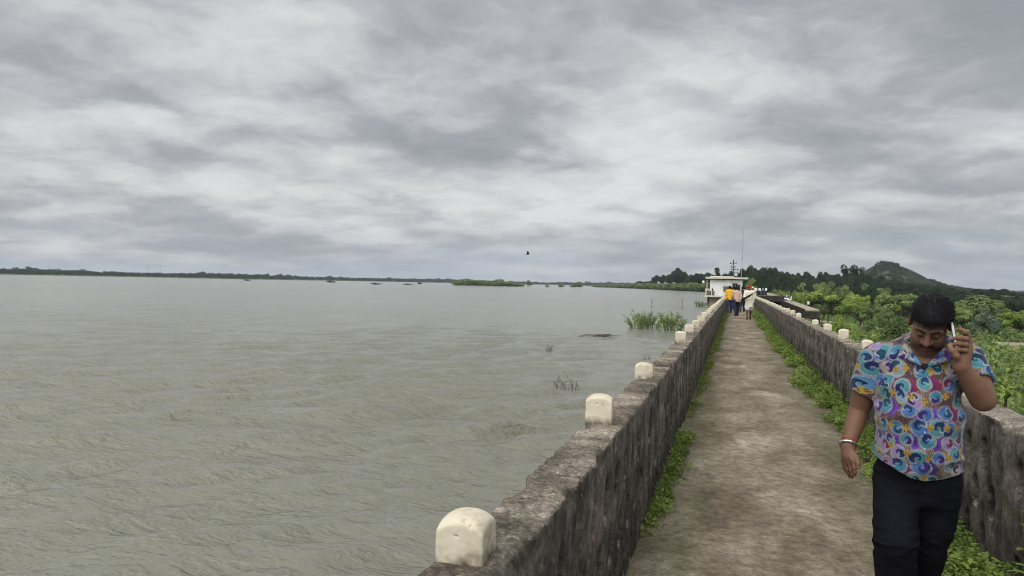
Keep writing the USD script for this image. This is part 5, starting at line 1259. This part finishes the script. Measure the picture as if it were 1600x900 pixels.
def shirt(p):
    z = p[:, 2]
    t_ = torso(p, .0)
    t_ = smax(t_, z - 1.345, .07)
    t_ = smin(t_, s_cone(p, SLi, SRi, .062, .062), .06)
    t_ = smin(t_, s_cone(p, m(1430, 546, .06), m(1470, 548, .06), .072, .072), .05)
    sl = s_cone(p, SL, SLe + (SLe - SL) * .3, .070, .070); sr = s_cone(p, SR, SRe + (SRe - SR) * .3, .071, .072)
    aL, aR = (EL - SL) / np.linalg.norm(EL - SL), (ER - SR) / np.linalg.norm(ER - SR)
    cl, cr = (p - SLe) @ aL, (p - SRe) @ aR
    d = smin(t_, smax(sl, cl, .006), .035); d = smin(d, smax(sr, cr, .006), .03)
    # creases: pulled folds from the armpits and across the belly, soft sag elsewhere
    w = fbm(np.stack([p[:, 0] * 5 + z * 5, p[:, 1] * 5, z * 11 - p[:, 0] * 3], 1), 3, 3) - .5
    w2 = 1 - np.abs(2 * fbm(np.stack([p[:, 0] * 4.5 - z * 3, p[:, 1] * 4, z * 5], 1), 2, 14) - 1) * 2.2
    fd = np.sin((z * 34 - p[:, 0] * 16) + 5 * w) * np.exp(-((p[:, 0] - CX - .10) / .09) ** 2 - ((z - 1.16) / .09) ** 2) + np.sin((z * 30 + p[:, 0] * 20) + 6 * w) * np.exp(-((p[:, 0] - CX + .12) / .08) ** 2 - ((z - 1.13) / .10) ** 2)
    mk = np.clip((np.minimum(sl, sr) - .0) / .05, .35, 1)
    d = d + (.036 * w - .015 * np.clip(w2, 0, 1) - .0075 * fd) * mk
    # placket: overlap that stands a little proud
    plx = p[:, 0] - (VB[0] + (VB[2] - z) * .018)
    front = p[:, 1] < -.02
    d = d + np.where(front & (z < VB[2] + .01), .0030 * np.exp(-(np.abs(plx - .018) / .0035) ** 2) - .0016 * ((plx > -.016) & (plx < .016)), 0)
    hem = np.interp(p[:, 0], HEMX, HEMZ) + np.where(p[:, 1] > .04, -.01, 0)
    d = smax(d, hem - z, .006)
    inner = smax(torso(p, -.006) + .004, z - (hem + .05), .02)
    d = smax(d, -inner, .004)
    d = smax(d, -smax(s_cone(p, SLe - aL * .02, SLe + aL * .08, .058, .061), -(cl + .03), .01), .004)
    d = smax(d, -smax(s_cone(p, SRe - aR * .02, SRe + aR * .08, .059, .063), -(cr + .03), .01), .004)
    hole = smin(s_cone(p, NECK0, NECK1 + (NECK1 - NECK0) * .1, .067, .073), smax(vcut(p), -(z - VB[2] + .02), .01), .008)
    return smax(d, -hole, .006)
shm = nets(shirt, (-.36, -.34, .66), (.46, .28, 1.45), .0033)
# collar: stand and two open lapels
def collar(p):
    d = None
    for a, b, c_ in ((m(1413, 527, .05), m(1417, 545, -.055), m(1438, 566, -.112)), (m(1483, 540, .05), m(1478, 549, -.06), m(1457, 568, -.115))):
        ab = limb_chain(p, [m(1449, 537, .125), a, b, c_], [.012, .013, .012, .006])
        d = ab if d is None else np.minimum(d, ab)
    for tri in ((m(1414, 532, .02), m(1409, 556, -.085), m(1438, 568, -.114)), (m(1483, 541, .02), m(1489, 560, -.085), m(1457, 570, -.116))):
        A_, B_, C_ = tri; n = np.cross(B_ - A_, C_ - A_); n /= np.linalg.norm(n)
        pl = np.abs((p - A_) @ n) - .0055
        for u, v_, o in ((A_, B_, C_), (B_, C_, A_), (C_, A_, B_)):
            e = np.cross(n, v_ - u); e /= np.linalg.norm(e); e = e * np.sign((o - u) @ e); pl = np.maximum(pl, -((p - u) @ e) - .006)
        d = smin(d, pl, .006)
    return d
clm = nets(collar, m(1449, 550, .0) - [.16, .17, .16], m(1449, 550, .0) + [.16, .17, .16], .0030)

# printed cloth: rows of swirls in discs, dark diamonds and yellow knots between them on a hatched beige ground
rs = np.random.default_rng(31)
mot, pal, spin = [], [], []
discs = np.array([(.06, .23, .33), (.10, .26, .48), (.40, .38, .33), (.30, .22, .42), (.08, .27, .33), (.44, .40, .37), (.06, .16, .40), (.22, .32, .38)])
commas = np.array([(.006, .022, .065), (.008, .016, .08), (.09, .010, .03), (.03, .012, .11), (.006, .045, .08), (.005, .02, .05), (.008, .03, .10)])
DX, DZ = .076, .060
for i in range(-12, 13):
    for j in range(-2, 20):
        mot.append((i * DX + (j % 2) * DX / 2 + rs.normal(0, .013), .55 + j * DZ + rs.normal(0, .011))); pal.append(rs.choice(len(discs), p=[.18, .19, .09, .14, .15, .06, .13, .06])); spin.append((rs.random() * 6.28, rs.choice((-1, 1)), rs.integers(len(commas)), .027 + .016 * rs.random()))
mot = np.array(mot); pal = np.array(pal); spin = np.array(spin)
knots = mot[::2] + [DX * .52, .004]
dia = mot[1::2] + [DX * .48, -.006]; diac = np.array([(.11, .035, .30), (.17, .02, .06), (.14, .06, .36), (.04, .025, .13)])[rs.integers(0, 4, len(dia))]
from scipy.spatial import cKDTree
def printed(V, extra):
    yc = np.interp(V[:, 2], PZ, PYC); ang = np.arctan2(V[:, 0] - CX, -(V[:, 1] - yc)); u = .165 * ang + extra; v_ = V[:, 2] + .12 * np.abs(extra)
    U = np.stack([u, v_], 1)
    hatch = ((np.sin(u * 900 + v_ * 300) > .25) | (np.sin(u * 300 - v_ * 900) > .45)).astype(float)[:, None]
    col = np.array([.40, .32, .27]) * (1 - hatch) + np.array([.10, .05, .045]) * hatch
    big = fbm(np.stack([u * 14, v_ * 14, 0 * u], 1), 3, 6)[:, None]; col = np.where(big > .56, col * [.55, .45, .60], col)
    dd, k = cKDTree(dia).query(U); o = U - dia[k]; m1 = np.abs(o[:, 0]) * 1.0 + np.abs(o[:, 1]) * .9
    dcol = diac[k] * (.55 + 1.2 * (np.clip(m1 / .040, 0, 1)[:, None]))
    col = np.where((m1 < .037)[:, None], dcol, col)
    l2 = (np.sin(np.arctan2(o[:, 1], o[:, 0]) * 2 + dd * 260) > .55) & (m1 < .030); col = np.where(l2[:, None], col * .4 + np.array([.04, .02, .18]) , col)
    dd, k = cKDTree(mot).query(U); o = U - mot[k]; ph = np.arctan2(o[:, 1], o[:, 0]); R_ = spin[k, 3]; rn = dd / R_
    base = discs[pal[k]] * (1.28 - .55 * np.clip(rn, 0, 1)[:, None] + .25 * (rn[:, None] > .74))
    ins = rn < 1.0; col = np.where(ins[:, None], base, col)
    rim = (rn > .90) & (rn < 1.03); col = np.where(rim[:, None], np.array([.33, .32, .32]), col)
    dot = (rn > .76) & (rn < .84) & (np.sin(ph * 26) > -.2); col = np.where(dot[:, None], np.array([.42, .42, .42]), col)
    s_ = (spin[k, 1] * ph + spin[k, 0] - 2.3 * np.log(np.maximum(rn, .03))) % (2 * np.pi)
    wid = 2.9 * np.clip((.90 - rn) / .45, 0, 1) ** .7
    cm = (s_ < wid) & (rn < .88); col = np.where(cm[:, None], commas[spin[k, 2].astype(int)] * (1 + 1.1 * (s_ / np.maximum(wid, .01)))[:, None], col)
    ed = (np.abs(s_ - wid - .18) < .17) & (rn < .80) & (rn > .10); col = np.where(ed[:, None], np.array([.40, .45, .47]), col)
    dd, k = cKDTree(knots).query(U); o = U - knots[k]; kk = dd < .0135 * (1 + .22 * np.cos(4 * np.arctan2(o[:, 1], o[:, 0])))
    col = np.where(kk[:, None], np.array([.46, .31, .05]), col); kh = kk & (np.abs(np.abs(o[:, 0]) - .0050) < .0022) & (np.abs(np.abs(o[:, 1]) - .0050) < .0022); col = np.where(kh[:, None], np.array([.16, .08, .03]), col)
    return np.clip(col * .66, .004, .42)
plain_cloth = {'a': ('attribute', {'attribute': 'col'}), 'g': ('geometry', {}), 'n': ('noise_texture', {'scale': 500.0, 'detail': 2.0}), 'b': ('bump', {'strength': .2, 'distance': .001}), 'p': ('principled_bsdf', {'roughness': .82, 'specular_ior_level': .2, 'sheen_weight': .15})}
look('printed_cloth', plain_cloth, [('a.color', 'p.base_color'), ('g.position', 'n.vector'), ('n.fac', 'b.height'), ('b.normal', 'p.normal')])
V = shm.vertices
aL = (EL - SL) / np.linalg.norm(EL - SL); aR = (ER - SR) / np.linalg.norm(ER - SR)
inL = (s_cone(V.astype(np.float32), SL, SLe, .08, .08) < .004) & (V[:, 0] < SL[0] + .02); inR = (s_cone(V.astype(np.float32), SR, SRe, .08, .08) < .004) & (V[:, 0] > SR[0] - .02)
put(man, 'shirt', shm, L('printed_cloth'), True, printed(V, np.where(inL, -.11, np.where(inR, .13, 0))))
put(man, 'collar', clm, L('printed_cloth'), True, printed(clm.vertices, np.full(len(clm.vertices), .031)))
for k in range(6):
    z_ = VB[2] - .035 - k * .072
    if z_ < .84: break
    y_ = float(np.interp(z_, PZ, PYC) - np.interp(z_, PZ, PAY)) - .004
    c = trimesh.creation.cylinder(.0045, .003, sections=14); c.apply_transform(trimesh.transformations.rotation_matrix(math.pi / 2, (1, 0, 0))); c.apply_translation((VB[0] + (VB[2] - z_) * .018, y_, z_))
    put(man, 'button', c, L('lilac_cloth'), 40)
put(man, 'vest', nets(lambda p: smax(smax(torso(p, -.012), p[:, 2] - (VB[2] + .030), .01), VB[2] - .09 - p[:, 2], .01), (-.12, -.2, VB[2] - .12), (.14, 0.02, VB[2] + .05), .006), L('black_cloth'), True)

# trousers
plain('trouser_cloth', (.0075, .008, .012), .92, .08, .15, 20.0)
def trousers(p):
    z = p[:, 2]
    hem = np.interp(p[:, 0], HEMX, HEMZ)
    d = smax(torso(p, .0) + .014, z - hem - .045, .01); d = smax(d, .66 - z, .05)
    for (hp, kn, an), (r0, r1, r2) in zip(LEGS, ((.086, .083, .076), (.088, .074, .064))):
        d = smin(d, limb_chain(p, [hp, kn * .5 + hp * .5, kn, an], [r0, .089, r1, r2]), .03)
    d = smax(d, z - hem - .045, .01)
    w = 1 - 2 * np.abs(2 * fbm(np.stack([p[:, 0] * 7, p[:, 1] * 7, z * 13], 1), 3, 9) - 1)
    kn = np.exp(-((z - .50) / .09) ** 2) + .6 * np.exp(-((z - .80) / .06) ** 2)
    d = d - (.004 + .008 * kn) * np.clip(w, -.3, 1)
    an = LEGS[0][2][2]; d = smax(d, .055 - z, .01)
    return d
put(man, 'trousers', nets(trousers, (-.30, -.34, .02), (.32, .52, 1.0), .0048), L('trouser_cloth'), True)
for hp, kn, an in LEGS:
    bk = an[1] > .2; tip = an + np.array([0, -.17, -.055 if not bk else -.075]); heel = an + np.array([0, .04, -.045 if not bk else .02])
    put(man, 'shoe', nets(lambda p: smax(smin(smin(s_cone(p, heel, tip, .042, .036), s_cone(p, an + [0, 0, -.01], an + [0, -.05, -.045], .043, .045), .03), s_cone(p, tip, tip + [0, .05, .0], .042, .042), .02), .004 - p[:, 2], .004), np.minimum(heel, tip) - .09, np.maximum(heel, tip) + .12, .006), L('black_cloth'), True)

# bangle and thread on the wrist, both worn; the phone is a thing of its own
def ring(c, axis, R, r, squash=1.0):
    tmesh = trimesh.creation.torus(R, r, major_sections=40, minor_sections=10); tmesh.vertices[:, 1] *= squash
    tmesh.apply_transform(trimesh.geometry.align_vectors((0, 0, 1), axis)); tmesh.apply_translation(c); return tmesh
look('steel', {'p': ('principled_bsdf', {'metallic': 1.0, 'roughness': .28, 'base_color': (.75, .74, .72)})}, [])
ax_ = (WLp - EL) / np.linalg.norm(WLp - EL)
WX = BASE + trimesh.transformations.rotation_matrix(RZ, (0, 0, 1))[:3, :3] @ WLp
b = thing('bangle', 'steel bangle round the hanging wrist of the man on the phone', 'bangle', WX, RZ)
put(b, 'ring', ring(np.array([0, 0, .004]), ax_ + np.array([.22, -.25, 0]), .038, .0052), L('steel'), True)
put(man, 'wrist_thread', ring(WLp - ax_ * .028, ax_ + np.array([.1, -.1, 0]), .0335, .0022), L('red_paint'), True)
PW = BASE + trimesh.transformations.rotation_matrix(RZ, (0, 0, 1))[:3, :3] @ ((PT + PB) / 2)
ph = thing('phone', 'thin mobile phone in a pale edged case held to the ear', 'phone', PW, RZ)
z_ = -PAX; y_ = np.array([0, 1.0, 0]) - z_ * z_[1]; y_ /= np.linalg.norm(y_); x_ = np.cross(y_, z_)
R_ = np.stack([x_, y_, z_], 1)
def rounded(hx, hy, hz_, r, ox=0):
    mm = nets(lambda p: s_box(p, (ox, 0, 0), (hx, hy, hz_), r), (-.03, -.05, -.1), (.03, .05, .1), .0022); mm.vertices = mm.vertices @ R_.T; return mm
put(ph, 'case', rounded(.0050, .036, .079, .0045), L('white_paint'), True)
put(ph, 'back_glass', rounded(.0020, .0345, .0775, .0015, .0050), L('dark_metal'), True)
put(ph, 'screen', rounded(.0020, .0345, .0775, .0015, -.0050), L('car_glass'), True)
# ------------------------------------------------------------------ moist air
usdkit.material(stage, L('air'), {'v': ('principled_volume', {'color': (0.80, 0.89, 1.0), 'density': 0.00008, 'anisotropy': 0.2})}, volume='v.volume')
tag(put(None, 'haze', bx(0, 2500, 38, 26000, 26000, 110), L('air')), 'thin moist haze over the lake and the land', 'haze', None, 'stuff')
